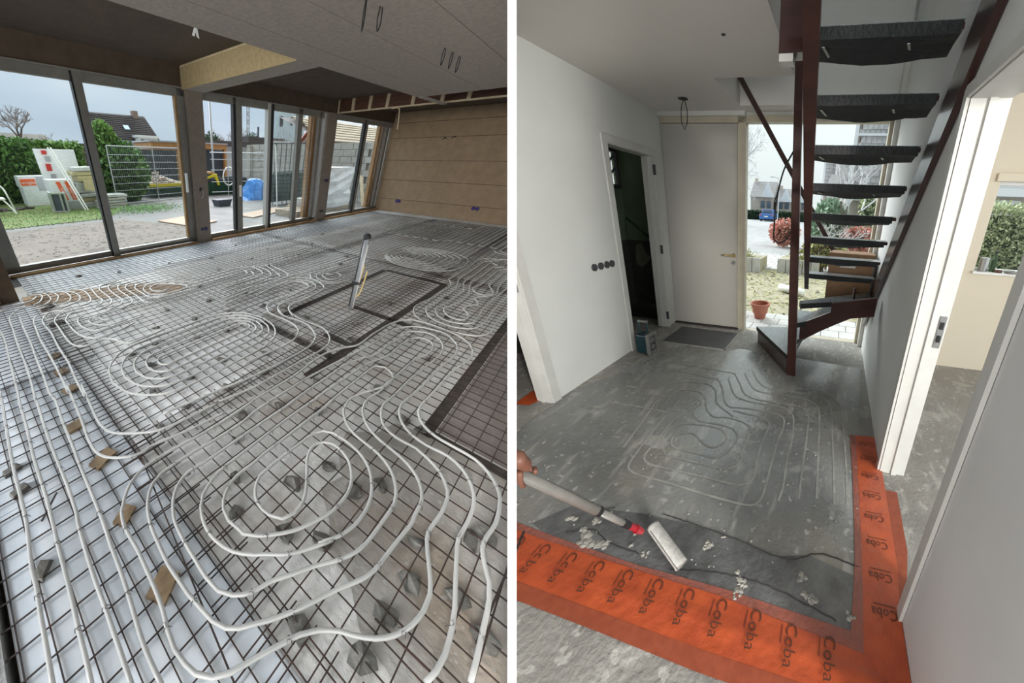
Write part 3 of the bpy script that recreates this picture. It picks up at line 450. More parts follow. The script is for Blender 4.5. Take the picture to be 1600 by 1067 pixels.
for pts, lab in (([(10.93, 4.66, .34), (10.93, 4.74, .34)], 'pair of blue socket boxes low on the tan back wall near the corner'),
                 ([(10.93, 2.40, .34), (10.93, 2.50, .34)], 'pair of purple socket boxes with a white wire end low on the tan back wall')):
    sockets(F, pts, 'x', .05, 'blue_box', lab)
lw = thing('wire', F, (3.62, 5.36, .9), 'white wire loop hanging from the hole in the first pillar', 'wire')
MB(F).tube([(3.62, 5.36, .98), (3.64, 5.33, .93), (3.63, 5.34, .86), (3.60, 5.35, .84)], .006, 5).build('loop', 'alu_light', lw)

def window(no, x0, x1, frames, panes, z0=.04, z1=2.46, depth=(5.42, 5.50), label=None):
    w = thing('window_%d' % no, F, ((x0 + x1) / 2, 5.45, z0), kind='structure')
    fb = MB(F).box(x0, x1, depth[0], depth[1], z0, z0 + .09).box(x0, x1, depth[0], depth[1], z1 - .10, z1)
    fb.build('window_frame', 'alu', w)
    for a, b, mt, dy in frames: MB(F).box(a, b, depth[0] - dy, depth[1], z0, z1).build('stile', mt, w)
    for a, b in panes: MB(F).box(a, b, 5.455, 5.462, z0 + .08, z1 - .09).build('pane', 'glass', w)
    return w
w1 = window(1, .25, 3.45, [(.25, .42, 'alu', 0), (1.75, 1.86, 'alu', .03), (1.73, 1.75, 'seal', .01), (3.27, 3.31, 'ochre_board', -.02), (3.31, 3.45, 'alu', .0)], [(.40, 1.74), (1.85, 3.28)])
MB(F).box(3.31, 3.345, 5.37, 5.41, .95, 1.26).build('handle', 'white', w1)
MB(F).box(1.87, 3.27, 5.40, 5.42, .10, .14).build('window_sill', 'alu_light', w1)
w2 = window(2, 3.80, 7.46, [(4.50, 4.56, 'seal', 0), (4.56, 4.70, 'alu', .02), (5.42, 5.50, 'alu_light', .02), (5.50, 5.60, 'seal', .01), (6.40, 6.56, 'alu', 0), (7.18, 7.28, 'alu', .0), (7.38, 7.46, 'alu_light', .01)], [(4.68, 5.44), (5.58, 6.42), (6.54, 7.0)])
MB(F).box(4.60, 4.64, 5.36, 5.40, .80, 1.02).build('handle', 'white', w2)
w3 = window(3, 7.87, 11.05, [(9.28, 9.36, 'seal', 0), (9.36, 9.46, 'alu', .01), (10.62, 10.74, 'alu', 0), (10.84, 11.05, 'alu_light', -.02)], [(7.9, 9.3), (9.44, 10.4)])
for i, (a, b) in enumerate([(7.0, 7.2), (10.36, 10.60)]):
    j = thing('timber_jamb', F, (a, 5.6, 0), ['orange timber post outside the middle window', 'orange timber post outside the far window'][i], 'post')
    MB(F).box(a, b, 5.53, 5.62, .02, 2.44).build('post', 'orange_wood', j)
    MB(F).box(b + .02, b + .08, 5.52, 5.60, .02, 2.44).build('grey_strip', 'alu', j)

# --- left return wall with old brick
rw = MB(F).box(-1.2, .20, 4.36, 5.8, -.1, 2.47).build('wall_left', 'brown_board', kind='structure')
rn = random.Random(3)
for r in range(11):
    for c in range(3):
        xx = .02 - c * .22 - (r % 2) * .1
        MB(F).obox((xx - .1, 4.345, .06 + r * .072), (.20, .05, .062), (0, rn.uniform(-.02, .02), 0)).build('brick', 'old_brick', rw)

bc = thing('wall_cable', F, (.0, 4.3, .1), 'thin black cable hanging down the brick return wall at the picture edge', 'cable')
MB(F).tube(spline([(.06, 4.32, .95), (.05, 4.31, .60), (.0, 4.31, .35), (-.12, 4.30, .18), (-.3, 4.30, .1)], .05), .008, 5).build('cable_run', 'black', bc)
# --- upper ceiling, soffit panels, beam, joist and back wall
MB(F).box(-1.2, 11.1, -1.0, 5.45, 2.74, 2.80).build('ceiling', 'dark_ceil', kind='structure', clip=-1)
sof = thing('ceiling_soffit', F, (3, 2, 2.45), kind='structure')
for y0, y1 in ((2.581, 2.97), (1.981, 2.569), (1.361, 1.969), (.761, 1.349), (.15, .749), (-.45, .139), (-1.1, -.461)):
    for x0, x1 in ((-2.5, .6), (.6, 3.3), (3.3, 6.73)): MB(F).box(x0, x1, y0, y1, 2.45, 2.47).build('panel', 'soffit', sof, clip=-1)
MB(F).box(-2.5, 6.72, -1.1, 2.96, 2.465, 2.74).build('core', 'black_rough', sof, clip=-1)
bm_ = thing('ceiling_beam', F, (3.6, 4, 2.45), kind='structure')
MB(F).box(3.41, 3.82, 2.97, 5.40, 2.445, 2.46).build('underside_board', 'soffit', bm_)
MB(F).box(3.40, 3.41, 2.97, 5.40, 2.44, 2.72).build('face_board', 'beam_face', bm_)
MB(F).box(3.41, 3.82, 2.97, 5.40, 2.46, 2.74).build('core', 'beam_face', bm_)
MB(F).box(3.395, 3.415, 2.97, 5.40, 2.715, 2.725).build('edge_strip', 'batten', bm_)
jo = thing('ceiling_joist', F, (7.9, 3, 2.48), kind='structure')
MB(F).box(7.88, 7.94, -1, 5.40, 2.50, 2.74).build('board', 'joist', jo, clip=-1)
for y in (5.44, 5.02, 4.58, 4.16, 3.60, 3.02, 2.55): MB(F).box(7.85, 7.89, y - .07, y, 2.50, 2.74).build('upright', 'batten', jo, clip=-1)
MB(F).box(7.84, 7.90, -1, 5.47, 2.475, 2.50).build('bottom_batten', 'batten', jo, clip=-1)
MB(F).box(6.7, 7.8, 2.86, 2.95, 2.44, 2.46).build('trim_5', 'soffit', kind='structure')
bw = thing('wall_back', F, (11, 2, 0), kind='structure')
zs = [0, .39, .95, 1.5, 2.08, 2.46, 2.74]
for a, b in zip(zs, zs[1:]):
    MB(F).box(10.95, 10.99, -1, 5.5, a + .005, b - .005).build('panel', 'tan_board', bw, clip=-1)
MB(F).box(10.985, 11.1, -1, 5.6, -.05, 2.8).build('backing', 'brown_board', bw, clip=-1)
ch = thing('hanging_conduit', F, (7.84, 3.81, 2.1), 'thin pale conduit hanging from the batten in front of the back wall', 'conduit')
MB(F).tube([(7.86, 4.0, 2.47), (7.86, 3.86, 2.475), (7.86, 3.82, 2.44), (7.87, 3.80, 2.3), (7.87, 3.78, 2.08)], .012, 6).build('tube', 'batten', ch)
for i, (x, y, w, lab) in enumerate([(4.13, 1.67, .05, 'first of the three black cable loops hanging in a row from the ceiling panel'), (4.32, 1.66, .05, 'middle one of the three black cable loops hanging from the ceiling panel'),
                              (4.54, 1.66, .06, 'last of the three black cable loops, nearest the partition'), (2.62, 1.68, .02, 'thin single black cable end hanging at the top of the ceiling'), (2.80, 1.66, .05, 'single black cable loop on the ceiling nearest the camera')]):
    t = thing('cable_loop', F, (x, y, 2.4), lab, 'cable')
    h = .13 if i != 3 else .16
    MB(F).tube(spline([(x - w * .3, y, 2.45), (x - w * .6, y, 2.45 - h * .5), (x - w * .1, y, 2.45 - h), (x + w * .5, y, 2.45 - h * .6), (x + w * .3, y, 2.45)], .02), .0045, 5).build('loop', 'black', t)
tg = thing('paper_tag', F, (2.08, 2.98, 2.4), 'small white paper clip hanging from the ceiling edge', 'tag')
MB(F).prism([(2.03, 2.40), (2.055, 2.45), (2.085, 2.45), (2.10, 2.39), (2.075, 2.40), (2.07, 2.43), (2.05, 2.395)], 'y', 2.972, 2.978).build('clip', 'white', tg)
for i, (y, z) in enumerate([(3.86, 2.02), (3.62, 2.04)]):
    t = thing('wall_wire', F, (10.94, y, z), ['short wire end poking from the back wall', 'second short wire end high on the back wall'][i], 'wire')
    MB(F).tube([(10.95, y, z), (10.9, y - .05, z + .04), (10.88, y - .12, z + .02)], .012, 5).build('wire_end', 'black', t)
# floor stand pipe and yellow stub
sp = thing('stand_pipe', F, (3.07, 1.58, 0), 'tall grey plastic pipe standing upright out of the wire mesh', 'pipe')
MB(F).tube([(3.05, 1.56, 0), (3.07, 1.545, .80)], .024, 14).build('grey_tube', 'grey_pvc', sp, smooth=True)
MB(F).tube([(3.08, 1.595, 0), (3.085, 1.575, .78)], .021, 12).build('black_tube', 'black', sp, smooth=True)
MB(F).tube([(3.035, 1.535, 0), (3.055, 1.515, .74)], .009, 8).build('white_tube', 'alu_light', sp, smooth=True)
MB(F).lathe((3.075, 1.555, .80), [(.026, -.02), (.040, .0), (.040, .03), (.015, .045)], 10).build('tape_cap', 'black', sp)
MB(F).lathe((3.06, 1.565, .30), [(.05, 0), (.052, .015), (.05, .03)], 12).build('strap', 'black', sp)
ys = thing('conduit_stub', F, (3.3, 1.5, 0), 'bent yellow plastic conduit sticking up beside the grey pipe', 'pipe')
MB(F).tube(spline([(3.32, 1.71, .02), (3.37, 1.70, .06), (3.42, 1.71, .20), (3.44, 1.70, .40)], .04), .012, 8).build('tube', 'yellow_pipe', ys, smooth=True)
MB(F).tube(spline([(3.34, 1.67, .02), (3.39, 1.66, .06), (3.44, 1.665, .16), (3.47, 1.66, .33)], .04), .010, 8).build('tube', 'yellow_pipe', ys, smooth=True)

# --- steel mesh sheets
def sheet(x0, x1, y0, y1, ox, oy, z, lab, r=.0025, dx=.0935, dy=.0930):
    t = thing('steel_mesh', F, ((x0 + x1) / 2, (y0 + y1) / 2, z), lab, 'mesh')
    rn = random.Random(int(x0 * 100 + y0 * 10)); a = MB(F); x = ox
    while x > x0: x -= dx
    x += dx
    while x < x1:
        a.beam((x, y0 - .03, z), (x + rn.uniform(-.004, .004), y1 + .03, z), 2 * r, 2 * r); x += dx
    a.build('cross_bars', 'rebar', t, kind='stuff', clip=-1)
    b = MB(F); y = oy
    while y > y0: y -= dy
    y += dy
    while y < y1:
        b.beam((x0 - .03, y, z + .007), (x1 + .03, y + rn.uniform(-.004, .004), z + .007), 2 * r, 2 * r); y += dy
    b.build('long_bars', 'rebar', t, kind='stuff', clip=-1)
sheet(-.40, .42, -.9, 2.55, -.28, .691, .010, 'sheet of steel mesh over the white boards beside the kerb', dx=.0945, dy=.0955)
sheet(-.36, .45, 2.45, 4.25, -.28, 2.50, .024, 'sheet of steel mesh in the corner by the brick return wall', dx=.0945, dy=.062)
sheet(.22, 5.1, -1.3, 1.42, .495, .05, .024, 'large rusty steel mesh sheet in the foreground under the big pipe spiral')
sheet(.24, 5.1, 1.24, 3.30, .47, 1.33, .010, 'steel mesh sheet behind the foreground one, in front of the grey stand pipe')
sheet(.35, 5.1, 3.22, 5.25, .50, 3.30, .024, 'steel mesh sheet running along beneath the first two windows')
sheet(4.95, 10.3, -.5, 1.3, 4.99, -.4, .010, 'steel mesh sheet on the far floor next to the partition')
sheet(4.97, 10.3, 1.2, 3.25, 5.03, 1.28, .024, 'steel mesh sheet on the far floor under the round pipe spiral')
sheet(4.99, 10.3, 3.15, 5.25, 5.01, 3.2, .010, 'steel mesh sheet in the far corner by the last window')
for i, (x0, y0, x1, y1) in enumerate([(.30, 1.30, .10, .02), (-.21, 1.22, -.12, 1.33), (.82, -.30, 1.42, -.34), (.62, -.02, .64, -.42)]):
    t = thing('loose_bar', F, (x0, y0, .03), ['loose steel rod on the mesh where three sheets overlap', 'short loose steel rod near the kerb', 'loose steel rod by the partition in front', 'doubled short steel rod in the foreground'][i], 'rod')
    MB(F).beam((x0, y0, .036), (x1, y1, .036), .007, .007).build('rod', 'rebar', t)

# --- heating pipes
LABS = {'spiral': 'long grey heating pipe wound into the large foreground spiral',
 'long1': 'white heating pipe running nearest to the kerb', 'long2': 'white heating pipe second from the kerb', 'long3': 'heating pipe end rising past the brick return wall',
 'long3b': 'white heating pipe third from the kerb', 'long4': 'white heating pipe fourth from the kerb',
 'hook1': 'heating pipe that hooks round beside the lowest bare mesh overlap', 'hook2': 'heating pipe hooking round just inside the outermost hook',
 'hook3': 'heating pipe with the third hook bend behind the foreground', 'hook4': 'heating pipe with the fourth hook bend', 'hook5': 'heating pipe with the fifth hook bend', 'hook6': 'short heating pipe bend inside the hooks', 'hook7': 'innermost small heating pipe bend in the hooks',
 'sr1': 'heating pipe curving round the dark trench corner in front of the stand pipe, outermost', 'sr2': 'heating pipe curving round in front of the stand pipe, middle one', 'sr3': 'heating pipe curving round in front of the stand pipe, innermost',
 'sm1': 'inner heating pipe bend on the orange stained patch', 'sm2': 'middle heating pipe bend on the orange stained patch', 'sm3': 'outer heating pipe bend on the orange stained patch',
 'sn1': 'outer pipe of the small oval beside the stand pipe', 'sn2': 'inner pipe of the small oval beside the stand pipe', 'sn3': 'smallest pipe ring in the oval beside the stand pipe', 'sn4': 'pipe passing behind the small oval beside the stand pipe',
 'w1': 'outer wavy heating pipe running down beside the partition', 'w2': 'second wavy heating pipe beside the partition', 'w3': 'third wavy heating pipe beside the partition', 'w4': 'fourth wavy heating pipe, with the zigzag end, beside the partition', 'w5': 'kinked heating pipe loop against the partition', 'v1': 'far pipe bend cut off by the partition', 'v2': 'smaller far pipe bend cut off by the partition'}
zc = 0
def pipe(pts, lab, grp=None, r=.0088, z=.0465, n=7, step=.035, name='heating_pipe'):
    global zc
    zc += 1; S_ = spline(pts, step); zz = z + (zc % 3) * .0012
    return MB(F).tube([(p.x, p.y, zz + .002 * math.sin(3 * p.x + 5 * p.y)) for p in S_], r, n).build(name, 'pex', label=lab, cat='pipe', group=grp, smooth=True, clip=-1)
ORDN = ['first', 'second', 'third', 'fourth', 'fifth', 'sixth', 'seventh', 'eighth', 'ninth', 'tenth', 'eleventh', 'twelfth', 'thirteenth', 'fourteenth', 'fifteenth', 'sixteenth', 'seventeenth', 'eighteenth', 'nineteenth', 'twentieth', 'twenty first', 'twenty second', 'twenty third']
for kname, P_ in PIPES.items():
    if kname.startswith('arcs'): lab, grp = ORDN[int(kname[4:]) - 1] + ' pipe bend over the ochre plank, counted from the brick return wall', 'pipe bends over the plank strip'
    elif kname.startswith('sm') and kname not in LABS: lab, grp = ORDN[int(kname[2:]) - 1] + ' pipe bend in the nest on the middle floor, counted from the stained patch', 'nested bends on the middle floor'
    else: lab, grp = LABS[kname], None
    far = kname[0] in 'vw' or kname.startswith('s') and kname != 'spiral'
    pipe(P_, lab, grp, n=8 if kname == 'spiral' or kname.startswith('long') else 6)
def rrect(x0, x1, y0, y1, r):
    r = min(r, (x1 - x0) / 2 - .001, (y1 - y0) / 2 - .001); P_ = []
    for cx, cy, a0 in ((x1 - r, y0 + r, -90), (x1 - r, y1 - r, 0), (x0 + r, y1 - r, 90), (x0 + r, y0 + r, 180)):
        for k_ in range(4): a = R_(a0 + 30 * k_); P_.append((cx + r * math.cos(a), cy + r * math.sin(a)))
    return P_ + [P_[0]]
for k_ in range(5):   # oval nest left of centre
    pipe(rrect(.80 - .095 * k_, 1.80 + .055 * k_, 1.93 - .085 * k_, 2.07 + .085 * k_, .09 + .09 * k_), ORDN[k_] + ' oval ring, counted from inside, of the pipe nest behind the foreground spiral', 'oval rings behind the foreground spiral', n=6)
for k_ in range(8):   # round nest on the far floor
    j = min(k_, 4)
    pipe(rrect(5.50 - .075 * k_, 5.90 + .09 * k_, 1.86 - .10 * k_, 2.04 + .075 * j, .12 + .07 * k_), ORDN[k_] + ' rounded ring, counted from inside, of the far pipe spiral by the partition', 'rings of the far spiral', n=5, r=.0075)
for k_ in range(22):  # straight runs between the window and the middle
    y = 2.32 + k_ * .096; x0 = max(.75, 1.0 + (.9 if y > 3.2 else .0) + (k_ % 2) * .05); x1 = 4.8 - (k_ % 4) * .07 if y > 2.9 else 2.6 + (k_ % 3) * .1
    pipe([(x0, y), ((x0 + x1) / 2, y + .004), (x1, y)], ORDN[k_] + ' straight pipe run on the floor before the windows, counted from the foreground', 'straight runs before the windows', n=4, r=.0055, step=.4)
for k_ in range(18):
    y = 3.2 + k_ * .105
    pipe([(3.9 + k_ % 2 * .1, y), (5.4, y + .005), (9.4, y)], ORDN[k_] + ' straight pipe run on the far floor, counted towards the windows', 'straight runs on the far floor', n=4, r=.0055, step=.6)
for i, (X0, X1, Y0, Y1, lab) in enumerate([(7.3, 9.4, 2.0, 3.5, 'comb of far pipe loops near the back wall'), (7.5, 10.2, 1.0, 1.95, 'comb of far pipe loops where the back wall meets the partition')]):
    y = Y0; P_ = []; f = 0
    while y < Y1:
        P_ += [(X0 + .04, y), (X1 - .04, y)] if f == 0 else [(X1 - .04, y), (X0 + .04, y)]
        P_.append(((X1 if f == 0 else X0) + (.02 if f == 0 else -.02), y + .05)); y += .1; f = 1 - f
    pipe(P_, lab, n=5)
# binding wire knots where the pipes are tied to the mesh
tw = MB(F); rn = random.Random(5)
for kname in ('spiral', 'long1', 'long2', 'long3b', 'long4', 'hook1', 'hook2'):
    S_ = spline(PIPES[kname], .03)
    for i in range(6, len(S_) - 3, 11):
        p = S_[i]; d = (S_[i + 1] - S_[i - 1]).normalized(); s_ = Vector((-d.y, d.x, 0))
        tw.tube([p + s_ * .016 + Vector((0, 0, .03)), p + s_ * .008 + Vector((0, 0, .056)), p - s_ * .01 + Vector((0, 0, .055)), p - s_ * .016 + Vector((0, 0, .028))], .0015, 4, cap=False)
        tw.tube([p + s_ * .002 + Vector((0, 0, .055)), p + d * .012 + Vector((0, 0, .066)), p + d * .018 + s_ * .008 + Vector((0, 0, .058))], .0012, 4, cap=False)
tw.build('binding_wire', 'wire', label='small twisted binding wires tying the pipes to the steel mesh', cat='wire', kind='stuff')

# --- spacers: broken stones and wood offcuts under the mesh
STN = [(1.05, .48), (.82, .55), (1.03, .31), (1.16, .23), (1.02, -.02), (.85, -.07), (.67, -.05), (.40, .16), (.49, -.04), (.93, -.22), (1.22, -.2), (.88, -.33), (.61, .41), (1.73, .23), (1.72, .35), (1.28, -.22), (.70, .28)]
STX = [(1.62, 1.0), (1.36, .78), (1.9, .62), (2.2, .75), (1.2, 1.0), (.95, 1.12), (.78, .98), (.62, .78), (.5, .62), (.72, 1.45), (1.05, 1.42), (1.4, 1.36), (.62, 1.75), (.9, 1.7), (1.25, 1.72), (1.6, 1.55), (.5, 1.42), (.75, 2.05), (.95, 2.35), (1.3, 2.2), (1.6, 2.1), (1.95, 2.05), (1.1, 2.65), (1.5, 2.55), (1.9, 2.45), (2.3, 2.3), (.7, 2.35),
       (.9, 3.0), (1.4, 2.95), (1.9, 2.85), (2.4, 2.7), (2.9, 2.4), (2.6, 3.1), (3.1, 2.9), (2.1, 3.3), (3.4, 3.3), (2.7, 3.7), (3.5, 3.8), (4.3, 3.4), (4.2, 4.1), (5.2, 3.8), (3.0, 4.3), (2.3, 4.5), (1.5, 4.6), (1.0, 4.8), (3.9, 4.7), (5.0, 4.6), (6.1, 4.2), (5.5, 3.1), (4.9, 2.8), (4.4, 2.6), (2.45, 1.75), (2.7, 1.3), (2.4, 1.15), (3.5, 1.3), (6.3, 3.2), (6.9, 3.9), (7.3, 3.3), (5.6, 1.9), (4.2, .9), (3.6, .7), (2.6, .5)]
NEARL = ['dark broken stone inside the foreground spiral eye, nearer the top', 'rough grey stone inside the foreground spiral eye', 'stone just outside the spiral eye on its partition side', 'dark stone between two outer pipes of the foreground spiral', 'stone under the mesh near the partition, beside the outer pipe', 'flat dark stone between outer pipes below the spiral', 'dark stone on the brown stained concrete in the foreground', 'grey stone under the lowest pipe wave', 'long grey stone at the bottom edge of the living room floor', 'dark stone under the outermost pipe near the partition', 'dark stone where the outer pipe kinks by the partition', 'stone at the bottom by the partition under doubled bars', 'stone at the left rim of the spiral', 'black wet stone at the end of the dark trench', 'stone beside the trench, in the pipe bend', 'stone between the two outermost pipes by the partition', 'brown stone just below the spiral eye']
def stone_mesh(i, x, y, r): return MB(F).rock((x, y, .012), r, i, squash=(1, 1.1, .5))
for i, (x, y) in enumerate(STN):
    stone_mesh(i, x, y, .052 if i else .045).build('stone_spacer', 'stone', label=NEARL[i], cat='stone', group='broken stones holding up the mesh')
REG = {}
def region(x, y):
    if y > 4.05: return 'on the pale boards beneath the windows'
    if x > 4.7: return 'on the far floor'
    if y < 1.2 and x > 2: return 'inside the trenched area'
    if y < 1.2: return 'among the pipes just behind the foreground spiral'
    if x > 2.2: return 'around the grey stand pipe'
    if y > 2.6: return 'between the plank and the oval pipe nest'
    if x < 1.0: return 'beside the left end of the oval pipe nest'
    return 'under the right half of the oval pipe nest'
for i, (x, y) in sorted(enumerate(STX), key=lambda q: q[1][0] ** 2 + q[1][1] ** 2):
    rg = region(x, y); REG[rg] = REG.get(rg, 0) + 1
    stone_mesh(100 + i, x, y, .036 + .008 * (i % 3)).build('stone_spacer', 'stone', label='small dark stone ' + rg + ', ' + ORDN[REG[rg] - 1] + ' from the camera', cat='stone', group='small stones further back under the mesh')
WB = [(.09, 1.00, .10, .07, .6), (.09, .62, .12, .09, .5), (.13, 1.40, .14, .08, .4), (.08, 1.77, .10, .08, .1), (.17, 2.18, .10, .08, .3), (.18, 2.46, .09, .08, .2), (.20, 2.75, .09, .08, .5), (.40, 3.89, .16, .05, .6), (.38, 3.40, .14, .08, .2)]
WL = ['wooden offcut in the middle of the row along the doubled bars', 'splintered wooden offcut nearest the camera', 'wooden offcut under the outer hook bend', 'square wooden offcut beside the fourth pipe', 'broken wooden offcut with dark side', 'small wooden offcut behind the broken one', 'farthest wooden offcut of the row', 'thin dark plank piece under the first pipe bends', 'dark wood block under the pipe bend by the return wall']
for i, (x, y, a, b, rz) in enumerate(WB):
    MB(F).obox((x, y, .012), (a, b, .022), (.03, 0, rz), .92).build('wood_offcut', 'block_wood' if i < 7 else 'soil', label=WL[i], cat='wood')
for i, (x, y, rz) in enumerate([(-.26, 1.01, .9), (-.26, 1.49, .3), (-.27, 1.66, .2)]):
    MB(F).obox((x, y, .014), (.085, .05, .026), (0, 0, rz), .8).build('stone_spacer', 'stone', label=['angular grey stone next to the pipe nearest the kerb', 'grey stone block by the kerb, middle of three', 'grey stone block by the kerb, farthest of three'][i], cat='stone')
# ================================================================== GARDEN AND YARD BEHIND THE LIVING ROOM WINDOWS
G0 = -.10
mat('yard', (.18, .175, .17), .8, col2=(.12, .112, .104), scale=2.2, bump=.6, bscale=14, roughvar=.15)
spatter('yard_dirt', (.23, .195, .165), (.13, .10, .078), (.05, .036, .027), scale=7, thr=.60, big=1.6, rough=.9, bump=1, amount=.8, bigthr=.58)
mat('grass', (.10, .185, .04), .9, col2=(.17, .19, .055), scale=4, bump=.8, bscale=50)
mat('leaf', (.07, .16, .035), .6, col2=(.12, .24, .05), scale=6)
mat('leaf_light', (.20, .34, .08), .6, col2=(.11, .22, .05), scale=3)
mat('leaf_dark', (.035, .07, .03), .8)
mat('bark', (.14, .11, .09), .9, col2=(.10, .08, .06), scale=20)
mat('twig', (.26, .23, .22), .9)
mat('roof_slate', (.10, .085, .085), .8, col2=(.075, .062, .065), scale=3)
mat('wall_white', (.70, .72, .74), .8, col2=(.64, .66, .68), scale=2)
mat('wall_pale', (.50, .60, .66), .8)
mat('brick_wall', (.28, .20, .16), .9, col2=(.22, .16, .13), scale=10)
mat('foam_white', (.88, .90, .92), .5, col2=(.70, .73, .77), scale=6, stretch=(1, 1, 8))
mat('orange_print', (.80, .13, .04), .6)
mat('red_print', (.62, .05, .04), .6)
mat('grey_print', (.42, .43, .46), .6)
mat('wool', (.52, .45, .24), .9, col2=(.42, .38, .22), scale=12, bump=.6)
mat('wool_wrap', (.62, .64, .62), .4, col2=(.38, .40, .36), scale=6, bump=.6)
mat('galv', (.52, .54, .56), .4, metal=.5)
mat('green_skip', (.035, .12, .07), .5, col2=(.06, .10, .07), scale=8)
mat('yellow', (.72, .58, .03), .45)
mat('rubble', (.48, .40, .36), .9, col2=(.30, .22, .19), scale=14, bump=.4)
mat('rubble_pale', (.62, .58, .54), .9)
mat('slat_dark', (.05, .06, .075), .7)
mat('shed_wood', (.52, .27, .10), .6, col2=(.42, .2, .07), scale=5)
mat('concrete_block', (.50, .48, .44), .9, col2=(.38, .365, .33), scale=9, bump=.8, bscale=40)
mat('mortar', (.25, .24, .22), .95)
mat('tarp', (.03, .22, .60), .45, col2=(.02, .15, .45), scale=5, bump=.6, bscale=8)
mat('film', (.86, .89, .92), .3, col2=(.70, .74, .78), scale=7, bump=1, bscale=9)
mat('plywood', (.40, .26, .16), .7, col2=(.33, .21, .125), scale=3)
mat('pallet_wood', (.42, .34, .24), .8, col2=(.34, .27, .19), scale=9)
mat('tile_tan', (.42, .34, .25), .85, col2=(.32, .26, .19), scale=8)
mat('red_trim', (.40, .05, .05), .6)
mat('sheet_blue', (.30, .36, .42), .3)

MB(F).box(-8, 60, 5.62, 90, G0 - .1, G0).build('ground_yard', 'yard', kind='structure', clip=-1)
MB(F).poly([(-4, 5.7, G0 + .004), (3.6, 5.7, G0 + .004), (4.6, 7.6, G0 + .004), (3.6, 9.6, G0 + .004), (-4, 9.7, G0 + .004)], [(0, 1, 2, 3, 4)]).build('ground_dirt', 'yard_dirt', kind='structure')
MB(F).poly([(-6, 9.9, G0 + .01), (1.0, 10.1, G0 + .01), (3.4, 10.15, G0 + .01), (4.4, 11.6, G0 + .01), (5.2, 12.8, G0 + .01), (4.6, 16, G0 + .01), (-6, 17, G0 + .01)], [tuple(range(7))]).build('lawn_ground', 'grass', kind='structure')
g = MB(F); rn = random.Random(11)
for _ in range(5200):
    x = rn.uniform(-1.5, 5.0); y = rn.uniform(9.95, 13.4)
    if x > 3.4 and y < 10.2 + (x - 3.4) * 1.3: continue
    h = rn.uniform(.02, .055); a = rn.uniform(0, 3.14); w = .012
    g.poly([(x - w * math.cos(a), y - w * math.sin(a), G0), (x + w * math.cos(a), y + w * math.sin(a), G0), (x + rn.gauss(0, .02), y + rn.gauss(0, .02), G0 + h)], [(0, 1, 2)])
g.build('grass', 'grass', label='short green grass strip beyond the dirt in the garden', cat='grass', kind='stuff')
g = MB(F)
for i in range(240):
    x = rn.uniform(.2, 3.6); y = rn.uniform(6.0, 9.6)
    g.rock((x, y, G0), rn.uniform(.01, .03), i)
g.build('debris', 'soil', label='clods and pebbles scattered on the bare dirt outside the first window', cat='debris', kind='stuff')
g = MB(F)
for i in range(1200):
    x = rn.gauss(4.9, .7); y = rn.gauss(11.0, .45); s_ = rn.uniform(.03, .08); a = Vector((rn.gauss(0, 1), rn.gauss(0, 1), rn.uniform(0, .8))).normalized(); e = a.orthogonal().normalized()
    p = Vector((x, y, G0 + rn.uniform(0, .14)))
    g.poly([p - e * s_ * .3, p + a * s_, p + e * s_ * .3, p - a * s_ * .3], [(0, 1, 2, 3)])
g.build('cut_branches', 'leaf', label='heap of cut leafy branches on the ground before the mesh fence', cat='branches', kind='stuff')

# white garden chair
c_ = thing('garden_chair', F, (1.25, 13.2, G0), 'white plastic garden chair cut by the window edge', 'chair')
MB(F).tube(spline([(1.50, 13.25, G0), (1.44, 13.2, .30), (1.38, 13.2, .62), (1.25, 13.2, .72), (.95, 13.25, .70)], .08), .026, 6).build('arm', 'white', c_)
MB(F).tube(spline([(1.44, 12.7, G0 + .02), (1.30, 12.8, .22), (1.2, 12.9, .36)], .08), .024, 6).build('leg', 'white', c_)
MB(F).tube([(.80, 13.2, G0), (.86, 13.2, .4)], .024, 6).build('leg', 'white', c_)
MB(F).tube([(.80, 12.8, G0), (.86, 12.8, .4)], .024, 6).build('leg', 'white', c_)
MB(F).box(.8, 1.3, 12.8, 13.3, .32, .36).build('seat', 'white', c_)
MB(F).obox((.8, 13.05, .6), (.05, .5, .6), (0, -.2, 0)).build('backrest', 'white', c_)
mp_ = thing('mulch_heap', F, (1.2, 13.6, G0), 'heap of dark soil and weed cloth behind the white garden chair', 'heap')
hb = MB(F)
for i in range(14): hb.rock((rn.uniform(.4, 2.0), rn.uniform(13.4, 14.0), G0), rn.uniform(.12, .24), 300 + i)
hb.build('soil_lumps', 'soil', mp_, kind='stuff')

# packs of insulation boards
def boards(t, x0, x1, y0, y1, z0, z1, n, mt='foam_white', rake=0.):
    hz = (z1 - z0) / n
    for k in range(n):
        s_ = -rake * k * hz
        MB(F).box(x0 + s_, x1 + s_ + .01 * (k % 2), y0, y1, z0 + k * hz + .004, z0 + (k + 1) * hz).build('board', mt, t)
t = thing('board_pack', F, (2.5, 14.7, G0), 'lying pack of white insulation boards with an orange label, by the hedge', 'boards')
boards(t, 2.10, 2.92, 14.5, 15.3, G0, .52, 7); boards(t, 2.06, 2.94, 14.5, 15.3, .52, .88, 3)
MB(F).box(2.09, 2.55, 14.485, 14.5, .58, .79).build('orange_label', 'orange_print', t)
text(F, 'wrogbau', .13, (2.12, 14.484, .635), (1, 0, 0), (0, 0, 1), MATS['white'], t, 'lettering')
MB(F).box(2.60, 2.82, 14.487, 14.5, .40, .86).build('grey_label', 'grey_print', t)
MB(F).box(2.86, 2.92, 14.487, 14.5, .30, .88).build('red_strip', 'red_print', t)
t = thing('tall_board', F, (3.3, 14, G0), 'tall white insulation boards leaning on the hedge with a red printed strip', 'boards')
